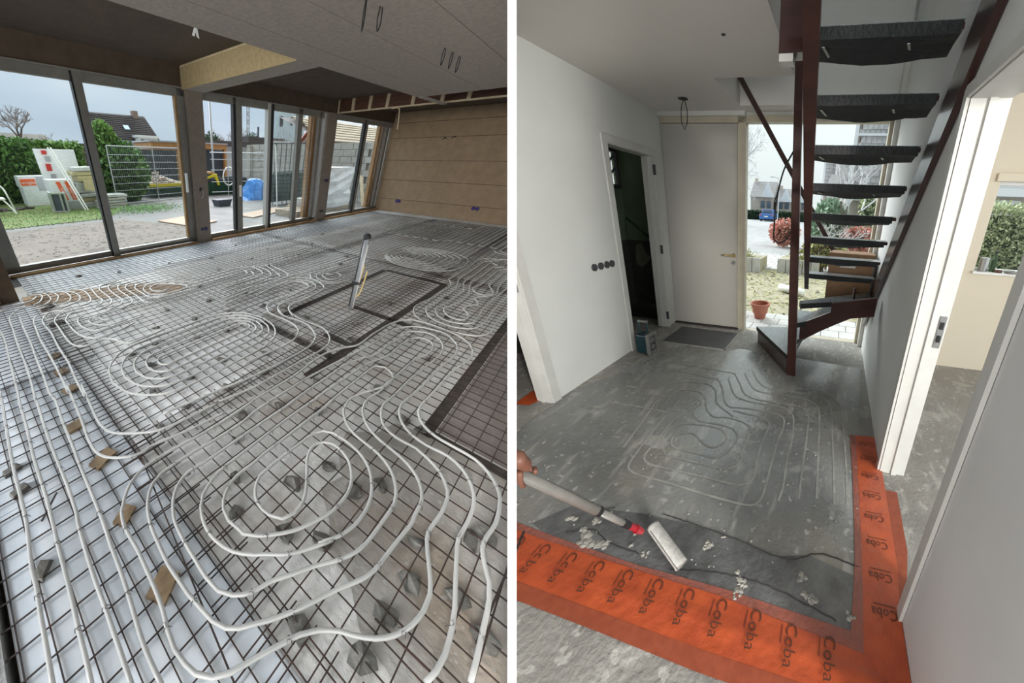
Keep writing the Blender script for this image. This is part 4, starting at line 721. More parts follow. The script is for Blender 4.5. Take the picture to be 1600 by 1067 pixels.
for k in range(3):
    MB(F).poly([(2.76 + .04 * k, 13.8 + .09 * k, G0), (4.02, 13.8 + .09 * k, G0), (4.02 - .02 * k, 14.1 + .09 * k, 1.72), (2.72 + .02 * k, 14.1 + .09 * k, 1.72),
                (2.76 + .04 * k, 13.88 + .09 * k, G0), (4.02, 13.88 + .09 * k, G0), (4.02 - .02 * k, 14.18 + .09 * k, 1.72), (2.72 + .02 * k, 14.18 + .09 * k, 1.72)],
               [(0, 1, 2, 3), (7, 6, 5, 4), (0, 4, 5, 1), (1, 5, 6, 2), (2, 6, 7, 3), (3, 7, 4, 0)]).build('board', 'foam_white', t)
for i, (z, h) in enumerate([(1.55, .12), (1.34, .16), (1.05, .22), (.78, .18), (.50, .20)]):
    yy = 13.79 + .3 * (z - G0) / 1.82
    MB(F).box(2.94 + .05 * (i % 2), 3.10 + .05 * (i % 2), yy - .01, yy + .01, z, z + h).build('red_strip', 'red_print' if i % 2 == 0 else 'grey_print', t)
t = thing('board_pack', F, (3, 12.6, G0), 'upright pack of white insulation boards with two orange labels', 'boards')
MB(F).prism([(2.78, G0), (3.40, G0), (3.30, .84), (2.58, .84)], 'y', 12.6, 13.3).build('board_block', 'foam_white', t)
for i, x in enumerate((2.80, 3.06)):
    MB(F).prism([(x + .12, .22), (x + .24, .22), (x + .10, .78), (x - .02, .78)], 'y', 12.585, 12.6).build('orange_label', 'orange_print', t)
    text(F, 'wrogbau', .11, (x + .20, 12.584, .24), (-.22, 0, .97), (-.97, 0, -.22), MATS['white'], t, 'lettering')
MB(F).box(2.84, 3.38, 12.585, 12.6, -.05, .18).build('grey_label', 'grey_print', t)
t = thing('window_crate', F, (2.75, 12.4, G0), 'small grey metal framed crate in front of the upright board pack', 'crate')
for a, b in (((2.45, 12.3), (2.82, 12.1)), ((2.45, 12.3), (2.50, 12.75)), ((2.82, 12.1), (2.9, 12.55))):
    for z in (G0 + .03, .48): MB(F).beam((*a, z), (*b, z), .05, .05).build('rail', 'galv', t)
for a in ((2.45, 12.3), (2.82, 12.1), (2.50, 12.75), (2.9, 12.55), (2.70, 12.16)): MB(F).beam((*a, G0), (*a, .48), .05, .05).build('post', 'galv', t)
MB(F).poly([(2.46, 12.31, G0 + .05), (2.80, 12.13, G0 + .05), (2.80, 12.13, .46), (2.46, 12.31, .46)], [(0, 1, 2, 3)]).build('pane', 'slat_dark', t)
for i, dx in enumerate((0, .085)):
    t = thing('white_pole', F, (3.1 + dx, 12.3, G0), ['thin white pole leaning on the tall boards', 'second thin white pole leaning on the tall boards'][i], 'pole')
    MB(F).tube([(2.91 + dx, 12.9, 1.74), (3.37 + dx, 12.2, G0)], .025, 6).build('tube', 'white', t)
# wool packs
t = thing('wool_pile', F, (3.8, 13, G0), 'untidy pile of yellow insulation wool packs in torn wrapping', 'pile')
rn = random.Random(4)
for i, (x0, x1, z0, z1, mt) in enumerate([(3.45, 4.3, G0, .10, 'wool_wrap'), (3.4, 4.25, .10, .24, 'wool'), (3.50, 4.35, .24, .38, 'wool_wrap'), (3.42, 4.1, .38, .72, 'wool_wrap'), (3.55, 4.2, .72, .92, 'wool'), (3.44, 4.15, .92, 1.06, 'wool'), (3.5, 4.12, 1.06, 1.20, 'wool_wrap')]):
    MB(F).obox(((x0 + x1) / 2, 13.2 + .03 * (i % 2), (z0 + z1) / 2), (x1 - x0, .8, z1 - z0 - .01), (0, rn.uniform(-.03, .03), rn.uniform(-.08, .08))).build('wool_pack', mt, t, bevel=.03)
MB(F).obox((3.86, 12.76, .62), (.36, .06, .34), (0, .1, 0)).build('torn_patch', 'wool', t, bevel=.02)
t = thing('slab_stack', F, (4.35, 12.2, G0), 'stack of grey boards beneath the window post by the wool pile', 'stack')
for i in range(5): MB(F).obox((4.30 + .03 * i, 12.4, G0 + .05 + i * .09), (.9, .7, .07), (0, 0, .1 * (i % 3) - .1)).build('board', 'concrete_block' if i % 2 else 'wool_wrap', t)

# hedges and shrubs
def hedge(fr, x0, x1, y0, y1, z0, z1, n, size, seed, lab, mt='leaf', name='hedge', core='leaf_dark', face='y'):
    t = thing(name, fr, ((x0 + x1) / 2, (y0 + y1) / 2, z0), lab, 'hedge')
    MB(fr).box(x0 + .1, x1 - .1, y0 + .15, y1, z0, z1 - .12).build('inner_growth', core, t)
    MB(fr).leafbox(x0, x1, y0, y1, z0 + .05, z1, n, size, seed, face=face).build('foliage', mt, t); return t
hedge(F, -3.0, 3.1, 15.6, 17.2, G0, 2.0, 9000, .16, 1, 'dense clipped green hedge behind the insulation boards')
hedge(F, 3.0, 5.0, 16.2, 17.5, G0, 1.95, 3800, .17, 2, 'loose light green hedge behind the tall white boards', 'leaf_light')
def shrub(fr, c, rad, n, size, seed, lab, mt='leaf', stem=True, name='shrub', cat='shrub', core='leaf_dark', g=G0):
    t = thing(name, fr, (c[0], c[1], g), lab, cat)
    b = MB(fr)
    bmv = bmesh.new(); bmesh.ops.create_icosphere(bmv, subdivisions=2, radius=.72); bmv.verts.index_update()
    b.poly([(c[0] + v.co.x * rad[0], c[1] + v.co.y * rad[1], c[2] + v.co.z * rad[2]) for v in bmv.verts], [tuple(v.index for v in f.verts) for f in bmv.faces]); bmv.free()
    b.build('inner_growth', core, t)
    MB(fr).leaves(c, rad, n, size, seed).build('foliage', mt, t)
    if stem: MB(fr).tube([(c[0], c[1], g), (c[0], c[1], c[2])], .06, 6).build('stem', 'bark', t)
    return t
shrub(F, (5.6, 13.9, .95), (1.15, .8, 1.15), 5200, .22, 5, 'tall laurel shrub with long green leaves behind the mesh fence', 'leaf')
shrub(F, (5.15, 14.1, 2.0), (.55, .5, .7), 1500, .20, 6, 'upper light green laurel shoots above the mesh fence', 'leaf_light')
def baretree(fr, base, h, seed, lab, spread=.5, thick=.12, depth=5, kmat='twig', cat='tree', name='bare_tree', up=.35):
    t = thing(name, fr, base, lab, cat); rn = random.Random(seed); tr = MB(fr); tw_ = MB(fr)
    def grow(p, d, L, r, k):
        q = p + d * L; (tr if k >= depth - 1 else tw_).tube([p, q], r, 4 if k < depth else 6, cap=False, r2=r * .7)
        if k == 0: return
        for _ in range(3 if k < depth else 4):
            nd = (d + Vector((rn.gauss(0, spread), rn.gauss(0, spread), rn.gauss(.1, up)))).normalized(); grow(q, nd, L * rn.uniform(.6, .85), r * .6, k - 1)
    grow(Vector(base), Vector((0, 0, 1)), h * .28, thick, depth)
    tr.build('trunk', 'bark', t); tw_.build('twigs', kmat, t); return t
baretree(F, (4.3, 24.6, 1.6), 2.6, 3, 'reddish bare tree above the flat roof at the window edge', kmat='twig')
baretree(F, (5.3, 21.5, G0), 3.0, 8, 'bare fruit tree between the flat roof and the light hedge')
baretree(F, (20.4, 26.2, G0), 4.6, 12, 'bare tree seen past the white pole in the narrow pane', thick=.12)
shrub(F, (17.9, 24.6, 2.4), (.9, .8, 1.0), 900, .25, 13, 'round dark evergreen behind the orange shed', 'leaf_dark')
baretree(F, (25.6, 30, G0), 4.6, 15, 'pale bare tree beside the lattice mast', thick=.09)
t = thing('lattice_mast', F, (28.6, 32, G0), 'distant lattice mast at the edge of the narrow pane', 'mast')
m_ = MB(F)
for k in range(12):
    z = 1 + k * .75
    for a, b in (((0, 0), (.35, 0)), ((.35, 0), (0, 0))): m_.tube([(28.6 + a[0], 32, z), (28.6 + b[0], 32, z + .75)], .03, 3)
m_.tube([(28.6, 32, G0), (28.6, 32, 10)], .04, 4); m_.tube([(28.95, 32, G0), (28.95, 32, 10)], .04, 4); m_.build('lattice', 'twig', t)
t = thing('grey_pole', F, (11.72, 16, G0), 'tall thin pale pole standing by the orange shed', 'pole')
MB(F).tube([(11.72, 16, G0), (11.70, 16, 6.2)], .055, 8).build('tube', 'galv', t)

# buildings beyond
t = thing('garage', F, (4, 26, G0), 'low flat roofed garage with white fascia over the hedge', 'building')
MB(F).box(-2, 5.85, 26, 32, G0, 2.4).build('wall', 'brick_wall', t); MB(F).box(-2.2, 5.95, 25.8, 32, 2.38, 2.66).build('fascia', 'white', t)
MB(F).box(2, 9.2, 25.4, 27, G0, 2.25).build('side_roof', 'roof_slate', t)
t = thing('house', F, (20, 46, G0), 'house with steep dark tiled roof, two chimneys and white dormer', 'house')
MB(F).prism([(46.2, G0), (52, G0), (52, 3.4), (49, 5.9), (46.2, 3.4)], 'x', 16.3, 24.0).build('wall', 'wall_white', t)
rf = MB(F).poly([(15.9, 45.6, 3.35), (24.5, 45.6, 3.35), (24.3, 49, 6.25), (16.1, 49, 6.2), (15.9, 45.6, 3.5), (24.5, 45.6, 3.5), (24.3, 49, 6.4), (16.1, 49, 6.35)], [(0, 1, 2, 3), (7, 6, 5, 4), (0, 4, 5, 1), (1, 5, 6, 2), (2, 6, 7, 3), (3, 7, 4, 0)]).build('roof', 'roof_slate', t)
for r in range(13):
    f_ = r / 13; y_ = 45.6 + 3.4 * f_; z_ = 3.53 + 2.85 * f_
    MB(F).poly([(15.9, y_ - .05, z_ + .05), (24.5 - .2 * f_, y_ - .05, z_ + .05), (24.5 - .2 * f_, y_ + .24, z_ + .12), (15.9, y_ + .24, z_ + .12)], [(0, 1, 2, 3)]).build('tile_course', 'roof_slate', t)
for x in (16.4, 22.9): MB(F).box(x - .35, x + .35, 48.6, 49.4, 5.9, 6.9).build('chimney', 'brick_wall', t)
MB(F).box(20.9, 23.6, 44.6, 46.5, 2.4, 3.75).build('dormer', 'white', t); MB(F).box(20.7, 23.8, 44.4, 46.5, 3.7, 3.95).build('dormer_roof', 'white', t)
for x in (21.2, 22.0, 22.8): MB(F).box(x, x + .55, 44.55, 44.6, 2.7, 3.5).build('window', 'slat_dark', t)
MB(F).obox((20.6, 47.0, 4.85), (.7, .1, .7), (-.85, 0, 0)).build('skylight', 'wall_pale', t)
MB(F).obox((18.0, 47.0, 4.85), (.4, .1, .5), (-.8, 0, 0)).build('skylight', 'wall_pale', t)

# site fence
t = thing('mesh_fence', F, (6.3, 12.9, G0), 'galvanised site mesh fence panel in front of the laurel and skip', 'fence')
fa, fb = (4.78, 12.9), (8.3, 13.2)
for z in (G0 + .04, 1.84): MB(F).tube([(*fa, z), (*fb, z)], .022, 6).build('rail', 'galv', t)
for k_ in (0, .52, 1.0):
    x, y = fa[0] + (fb[0] - fa[0]) * k_, fa[1] + (fb[1] - fa[1]) * k_; MB(F).tube([(x, y, G0), (x, y, 1.85)], .022, 6).build('post', 'galv', t)
m_ = MB(F)
for k_ in range(7): z = .16 + k_ * .235; m_.tube([(*fa, z), (*fb, z)], .006, 4)
for k_ in range(1, 44): x, y = fa[0] + (fb[0] - fa[0]) * k_ / 44, fa[1] + (fb[1] - fa[1]) * k_ / 44; m_.tube([(x, y, G0 + .04), (x, y, 1.84)], .0035, 3)
m_.build('wire_grid', 'galv', t, kind='stuff')
t = thing('mesh_fence', F, (10, 12.6, G0), 'second site mesh fence panel seen through the narrow pane', 'fence')
for z in (.12, .55, 1.03, 1.45, 1.72): MB(F).tube([(9.3, 12.9, z), (12.2, 12.0, z)], .014 if z != 1.72 else .024, 5).build('rail', 'galv', t)
for x, y in ((10.1, 12.65), (11.3, 12.28)): MB(F).tube([(x, y, G0), (x, y, 1.74)], .022, 6).build('post', 'galv', t)
# skips
def skip(c0, lab, x0, x1, y0, y1, z1, rub=True, ymat='yellow'):
    t = thing('skip', F, c0, lab, 'skip'); zb = G0 + .02
    P = [(x0 + .35, y0 + .1, zb), (x1 - .35, y0 + .1, zb), (x1 - .35, y1 - .1, zb), (x0 + .35, y1 - .1, zb), (x0, y0, z1 - .12), (x1, y0, z1 - .12), (x1, y1, z1 - .12), (x0, y1, z1 - .12)]
    MB(F).poly(P, [(3, 2, 1, 0), (0, 1, 5, 4), (1, 2, 6, 5), (2, 3, 7, 6), (3, 0, 4, 7)]).build('body', 'green_skip', t)
    for k_ in range(12):
        x = x0 + .35 + (x1 - x0 - .7) * k_ / 11; xt = x0 + .1 + (x1 - x0 - .2) * k_ / 11
        MB(F).beam((x, y0 + .07, zb), (xt, y0 - .03, z1 - .12), .03, .03).build('rib', 'green_skip', t)
    for a, b in (((x0, y0), (x1, y0)), ((x1, y0), (x1, y1)), ((x1, y1), (x0, y1)), ((x0, y1), (x0, y0))):
        MB(F).beam((*a, z1 - .06), (*b, z1 - .06), .08, .12).build('rim', ymat, t)
    if rub:
        m1, m2 = MB(F), MB(F); rn = random.Random(9)
        for i in range(430):
            x = rn.uniform(x0 + .1, x1 - .1); y = rn.uniform(y0 + .1, y1 - .1); hgt = .62 * (1 - abs((x - (x0 + x1) / 2 + .3) / (x1 - x0)) * 1.9) * (1 - .6 * abs((y - (y0 + y1) / 2) / (y1 - y0) * 2))
            (m1 if i % 3 else m2).rock((x, y, z1 - .12 + max(0, hgt) * rn.uniform(.6, 1)), rn.uniform(.05, .11), 500 + i)
        m1.build('brick_rubble', 'rubble', t, kind='stuff'); m2.build('pale_rubble', 'rubble_pale', t, kind='stuff')
        MB(F).poly([(x0, y0, z1 - .1), (x1, y0, z1 - .1), (x1, y1, z1 + .02), (x0, y1, z1 + .02)], [(0, 1, 2, 3)]).build('fill', 'rubble', t)
    return t
skip((7.8, 15, G0), 'green skip with yellow rim heaped with brick rubble', 6.75, 9.2, 14.3, 16.1, .46)
s2 = skip((10, 14, G0), 'second green skip with rusty yellow end in the narrow pane', 9.3, 12.6, 13.6, 15.0, .62, False, 'slat_dark')
MB(F).prism([(9.3, .66), (9.95, .84), (10.08, .84), (10.25, .36), (10.14, .34), (9.95, .72), (9.3, .60)], 'y', 13.5, 13.58).build('yellow_arm', 'yellow', s2)
MB(F).box(9.2, 10.0, 13.6, 14.5, .84, .93).build('rusty_plate', 'ochre_board', s2)
t = thing('hose_ring', F, (10.9, 13.3, .5), 'white round hose ring hung over the second skip', 'hose')
MB(F).tube([(10.75 + .36 * math.cos(a), 13.4, .72 + .40 * math.sin(a)) for a in [k_ * .4 for k_ in range(17)]], .035, 6).build('ring', 'white', t)
t = thing('tub', F, (8.0, 11.0, G0), 'dark mortar tub standing on the yard paving', 'tub')
MB(F).prism([(7.55, G0), (8.05, G0), (8.15, .14), (7.45, .14)], 'y', 10.0, 10.4).build('tub', 'slat_dark', t)
# screen fence and shed
t = thing('screen_fence', F, (8.7, 16.6, G0), 'dark vertical slat fence behind the skip', 'fence')
for k_ in range(22): MB(F).box(7.5 + k_ * .103, 7.585 + k_ * .103, 16.6, 16.66, G0, 1.82).build('slat', 'slat_dark', t)
t = thing('garden_shed', F, (12.5, 19, G0), 'garden shed with orange timber frame and dark doors', 'shed')
MB(F).box(9.7, 14.8, 19.2, 21, G0, 1.95).build('wall', 'shed_wood', t); MB(F).box(9.5, 14.95, 18.8, 21, 2.0, 2.28).build('roof_edge', 'shed_wood', t); MB(F).box(9.4, 14.98, 18.7, 21, 2.26, 2.33).build('roof', 'galv', t)
MB(F).box(13.4, 14.85, 19.12, 19.2, .3, 1.95).build('door', 'slat_dark', t); MB(F).box(14.9, 15.1, 19.0, 19.2, G0, 2.0).build('corner_post', 'shed_wood', t)
t = thing('outbuilding', F, (20, 22, G0), 'white outbuilding with dark overhanging flat roof', 'building')
MB(F).box(15.4, 24, 22, 23, G0, 2.3).build('wall', 'wall_white', t); MB(F).box(15.0, 24.5, 21.4, 23, 2.3, 2.62).build('roof', 'roof_slate', t)
MB(F).box(20.0, 24.5, 22.2, 23, 2.62, 3.05).build('upper_roof', 'roof_slate', t); MB(F).box(22.8, 25, 22, 23, 2.62, 2.85).build('white_box', 'white', t)
MB(F).tube([(21.5, 22.6, 3.05), (21.5, 22.6, 3.8)], .09, 6).build('flue', 'slat_dark', t)
t = thing('apartment_block', F, (44, 40, G0), 'pale blue apartment block with two small windows seen through the middle window', 'building')
MB(F).box(41.6, 49, 40, 40.8, 2.5, 7.9).build('wall', 'wall_pale', t)
MB(F).box(42.8, 43.4, 39.9, 40, 5.9, 7.2).build('window', 'slat_dark', t); MB(F).box(45.3, 45.8, 39.9, 40, 6.2, 7.2).build('window', 'slat_dark', t)
baretree(F, (27.5, 26, G0), 5.2, 21, 'bare round tree over the block wall in the middle window', thick=.08)
shrub(F, (23.8, 26, 2.9), (.9, .8, .8), 500, .22, 22, 'dark clipped bush over the block wall, nearest the black window stile', 'leaf_dark')
shrub(F, (28.5, 26, 2.7), (1.0, .8, .5), 500, .22, 23, 'flat dark bush over the block wall, farther along', 'leaf_dark')
# roof with red barge board
t = thing('red_gable', F, (18.5, 15, G0), 'gable end with red and white barge boards', 'house')
MB(F).prism([(18.1, 2.2), (20.6, 2.2), (20.6, 4.2)], 'y', 15, 15.5).build('wall', 'brick_wall', t)
MB(F).beam((18.0, 14.95, 2.45), (20.6, 14.95, 4.45), .1, .22).build('red_board', 'red_trim', t); MB(F).beam((18.1, 14.93, 2.25), (20.6, 14.93, 4.2), .1, .16).build('white_board', 'white', t)
MB(F).box(18.4, 21, 15, 16, 1.9, 2.45).build('red_fascia', 'red_trim', t)
# block wall, built block by block
bwl = thing('block_wall', F, (12.5, 9, G0), 'garden wall of rough grey concrete blocks', 'wall')
A0, A1 = Vector((12.35, 13.25, 0)), Vector((13.3, 7.35, 0)); A2 = Vector((19.5, 7.25, 0)); rn = random.Random(2)
def blockrun(P, Q, n, rows, h=.245):
    d = (Q - P) / n; nrm = Vector((-d.y, d.x, 0)).normalized(); L = d.length; ang = math.atan2(d.y, d.x)
    MB(F).obox(((P + Q) / 2 + Vector((0, 0, G0 + rows * h / 2))), ((Q - P).length, .16, rows * h), (0, 0, ang)).build('mortar', 'mortar', bwl)
    for r in range(rows):
        for c in range(n):
            cx = P + d * (c + (.5 if r % 2 else .25))
            MB(F).obox((cx.x, cx.y, G0 + (r + .5) * h), (L * .955, .22 + rn.uniform(-.015, .02), h * .93), (0, 0, ang)).build('block', 'concrete_block', bwl)
blockrun(A0, A1, 11, 9); blockrun(A1, A2, 12, 9)
for r in range(28): MB(F).box(12.05, 12.32, 13.25, 13.5, G0 + r * .078 + .006, G0 + (r + 1) * .078 - .006).build('brick', 'concrete_block', bwl)
# tan roof beyond the wall
t = thing('tiled_roof', F, (24, 14, 2.5), 'large tan tiled roof beyond the block wall', 'roof')
for r in range(8):
    y_ = 11.2 + r * .42; z_ = 2.3 + r * .165
    for c in range(26): MB(F).obox((16.3 + c * .55 + (r % 2) * .27, y_, z_ + .08), (.52, .46, .06), (.30, 0, 0)).build('tile', 'tile_tan', t)
MB(F).poly([(15.5, 11.0, 2.2), (31, 11.0, 2.2), (31, 14.6, 3.55), (15.5, 14.6, 3.55)], [(0, 1, 2, 3)]).build('roof_deck', 'roof_slate', t)
MB(F).box(15.5, 31, 11.3, 15, 1.9, 2.2).build('wall', 'brick_wall', t)
# glass rack
t = thing('glass_rack', F, (10.4, 8.9, G0), 'row of greenish glass panes in dark steel racks standing in the yard', 'rack')
for k_ in range(9):
    x = 9.42 + k_ * .28; MB(F).beam((x, 9.02, G0), (x + .03, 8.95, 2.0 + .01 * k_), .03, .03).build('upright', 'slat_dark', t)
for z in (1.98, 1.05, .80): MB(F).beam((9.4, 9.03, z), (11.75, 9.0, z + .06), .03, .03).build('rail', 'slat_dark', t)
for k_ in range(7): MB(F).box(9.44 + k_ * .32, 9.75 + k_ * .32, 9.06 + k_ * .01, 9.075 + k_ * .01, .02, 1.04).build('pane', 'glass_green', t)
MB(F).box(9.4, 11.7, 9.2, 9.22, .0, 1.0).build('back_sheet', 'green_skip', t)
for i, (x, z) in enumerate(((9.35, 1.9), (11.65, 1.6))):
    q = thing('white_batten', F, (x, 8.7, G0), ['thin white batten leaning at the rack corner', 'thin pale blue batten leaning at the far end of the rack'][i], 'batten')
    MB(F).tube([(x - .1, 8.6, G0), (x + .05, 8.95, z)], .02, 5).build('strip', 'white' if i == 0 else 'sheet_blue', q)
# blue tarp
tb = MB(F); rn = random.Random(8); nn = 10; PP = []
for i in range(nn + 1):
    for j in range(7):
        u, v = i / nn, j / 6; hgt = .95 * math.sin(min(1, v * 1.25) * 1.57) * (.08 + .92 * min(1, (u * 1.5) ** 1.6)) * (1 - .15 * u)
        PP.append((9.55 + u * 1.35 - .2 * v, 10.85 - u * .3 + v * .7 + rn.uniform(-.04, .04), G0 + hgt + rn.uniform(-.03, .03) * (v > 0)))
tb.poly(PP, [(i * 7 + j, (i + 1) * 7 + j, (i + 1) * 7 + j + 1, i * 7 + j + 1) for i in range(nn) for j in range(6)])
t = thing('tarp', F, (10.2, 11, G0), 'crumpled bright blue tarpaulin over a pile by the block wall', 'tarp'); tb.build('sheet', 'tarp', t, smooth=False)
# yard clutter
for i, (c, d, rz, lab) in enumerate([((4.9, 8.1), (1.0, 1.4, .02), .25, 'flat plywood sheet lying on the yard before the skip'), ((7.9, 7.9), (2.4, .7, .03), .2, 'pale flat boards on the ground outside the middle window')]):
    MB(F).obox((c[0], c[1], G0 + .02), d, (0, 0, rz)).build('plywood_sheet', 'plywood', label=lab, cat='board')
for i, (x, y) in enumerate([(8.35, 6.9), (9.2, 7.2), (9.9, 7.7)]):
    t = thing('pallet', F, (x, y, G0), ['pallet of blocks outside the middle window, nearest', 'pallet with grey perforated crate outside the middle window', 'pallet beneath the glass rack'][i], 'pallet')
    for k_ in range(5): MB(F).box(x - .5, x + .5, y - .45 + k_ * .2, y - .33 + k_ * .2, .06, .085).build('slat', 'pallet_wood', t)
    for k_ in range(3): MB(F).box(x - .5 + k_ * .44, x - .38 + k_ * .44, y - .45, y + .47, G0, .06).build('bearer', 'pallet_wood', t)
t = thing('perforated_crate', F, (9.2, 7.2, .09), 'grey perforated crate on the middle pallet', 'crate')
MB(F).box(8.85, 9.65, 6.95, 7.4, .09, .34).build('shell', 'concrete_block', t)
for k_ in range(4): MB(F).box(8.92 + k_ * .18, 9.03 + k_ * .18, 6.94, 6.951, .14, .28).build('slot', 'slat_dark', t)
for k_ in range(4): MB(F).obox((9.9 + .05 * k_, 7.5, .12 + .05 * k_), (1.1, .35, .045), (0, 0, .1 * k_)).build('loose_plank', 'pallet_wood', label=['bottom', 'second', 'third', 'top'][k_] + ' loose plank on the pallet by the glass rack', cat='plank')
# wrapped pallet
t = thing('wrapped_pallet', F, (10.7, 6.8, G0), 'tall pallet load wrapped in crumpled white film outside the last window', 'pallet')
nn = 9; PP = []; rn = random.Random(6)
ring = [(9.85, 6.75), (10.3, 6.70), (10.8, 6.72), (11.35, 6.78), (11.4, 7.2), (11.3, 7.7), (10.6, 7.7), (9.95, 7.65)]
for k_ in range(nn + 1):
    for (x, y) in ring: PP.append((x + rn.uniform(-.035, .035), y + rn.uniform(-.035, .035), G0 + .1 + k_ * 1.27 / nn))
m_ = MB(F).poly(PP, [(k_ * 8 + j, k_ * 8 + (j + 1) % 8, (k_ + 1) * 8 + (j + 1) % 8, (k_ + 1) * 8 + j) for k_ in range(nn) for j in range(8)] + [tuple(nn * 8 + j for j in range(8))])
m_.build('film_wrap', 'film', t)
for k_ in range(3): MB(F).box(9.85, 11.4, 6.75 + k_ * .4, 6.9 + k_ * .4, G0, G0 + .1).build('bearer', 'pallet_wood', t)
t = thing('yellow_board', F, (12, 6.8, G0), 'yellow plank leaning on the block wall behind the wrapped pallet', 'plank')
MB(F).beam((12.0, 6.5, G0), (12.6, 7.15, .95), .12, .04).build('board', 'batten', t)
# ================================================================== HALL WITH THE STAIRCASE
F = HALL
mat('ceil_white', (.68, .65, .61), .8, col2=(.65, .62, .58), scale=1.5)
mat('ceil_upper', (.70, .70, .67), .8)
mat('hall_wall', (.66, .67, .64), .8, col2=(.61, .62, .59), scale=1.2)
mat('hall_wall_right', (.68, .68, .665), .75, col2=(.62, .62, .61), scale=1.4)
mat('frame_white', (.60, .595, .56), .45, col2=(.55, .545, .51), scale=7)
mat('door_white', (.43, .415, .375), .5, col2=(.41, .395, .355), scale=2)
mat('cream_frame', (.52, .47, .36), .5, col2=(.45, .40, .31), scale=9)
mat('cream_wall', (.66, .59, .47), .8)
spatter('hall_rough', (.30, .285, .26), (.20, .188, .168), (.48, .46, .42), scale=16, thr=.62, big=3.5, rough=.6, bump=.7, amount=.6, roughvar=.15, bigthr=.60, streak=.6)
spatter('hall_coated', (.25, .25, .24), (.15, .152, .148), (.46, .45, .42), scale=19, thr=.655, big=2.0, rough=.28, bump=.3, amount=.7, coat=.4, roughvar=.14, bigthr=.61, warm=(.235, .215, .165), streak=.5)
mat('wet_dark', (.15, .152, .152), .3, col2=(.075, .075, .075), scale=7, bump=.5, bscale=45, coat=.3)
mat('groove', (.40, .39, .36), .6, col2=(.27, .26, .245), scale=10)
mat('plaster_spot', (.42, .40, .355), .8, col2=(.27, .26, .235), scale=40, bump=.6)
mat('tape', (.48, .085, .024), .42, col2=(.38, .062, .02), scale=7, bump=.7, bscale=16)
mat('tape_dirty', (.30, .09, .06), .5, col2=(.24, .085, .065), scale=12, bump=.5)
mat('tape_over', (.25, .05, .02), .6, col2=(.31, .068, .028), scale=30)
mat('ink', (.10, .03, .015), .6)
mat('stair_wood', (.045, .016, .012), .35, col2=(.028, .011, .009), scale=3, stretch=(1, 1, 5), coat=.3)
mat('tread_cover', (.009, .011, .012), .6, col2=(.018, .021, .022), scale=14, bump=.4)
mat('tread_top', (.22, .25, .26), .3, col2=(.10, .12, .13), scale=11, stretch=(1, 5, 1), coat=.4)
mat('tape_clear', (.30, .30, .28), .3)
mat('brass', (.60, .46, .22), .3, metal=.9)
mat('steel', (.55, .55, .55), .3, metal=.9)
mat('green_wall', (.15, .20, .115), .8, col2=(.12, .165, .09), scale=3)
mat('dark_tile', (.045, .04, .034), .7, col2=(.03, .028, .025), scale=6)
mat('torn_tile', (.16, .16, .11), .9)
mat('carton', (.26, .155, .085), .85, col2=(.21, .12, .065), scale=6)
mat('teal', (.008, .038, .048), .4); mat('radio_grey', (.20, .20, .185), .5); mat('radio_dark', (.03, .03, .035), .5)
mat('pole_grey', (.24, .23, .21), .35, col2=(.18, .17, .155), scale=9)
mat('red_plastic', (.34, .012, .022), .35)
mat('roller_pile', (.50, .49, .455), .9, col2=(.38, .37, .345), scale=50, bump=.35, bscale=160)
mat('skin', (.20, .085, .055), .5, col2=(.16, .065, .042), scale=14, bump=.2)
mat('terracotta', (.36, .12, .075), .8, col2=(.28, .09, .06), scale=8)
mat('road', (.36, .355, .35), .8, col2=(.27, .265, .26), scale=2, bump=.3)
mat('garden_soil', (.40, .345, .24), .9, col2=(.27, .25, .17), scale=5, bump=.9, bscale=25)
mat('paving', (.50, .48, .46), .85, col2=(.40, .385, .37), scale=5)
mat('red_leaf', (.52, .16, .12), .7, col2=(.62, .36, .28), scale=9)
mat('pine', (.18, .29, .19), .8, col2=(.30, .38, .27), scale=7)
mat('dry_leaf', (.40, .36, .16), .9, col2=(.28, .30, .14), scale=8)
mat('pale_leaf', (.38, .44, .24), .8, col2=(.50, .52, .34), scale=9)
mat('frost_twig', (.52, .51, .51), .9)
mat('car_blue', (.03, .14, .42), .25, coat=.6); mat('car_glass', (.10, .14, .18), .15)
brickmat('far_roof', (.34, .32, .31), (.28, .26, .25), (.18, .17, .16), .28, .34)
mat('far_brick', (.52, .46, .40), .9, col2=(.44, .39, .34), scale=5)
mat('roof_tile_grey', (.50, .49, .49), .8, col2=(.38, .37, .37), scale=6)
H0 = -.14

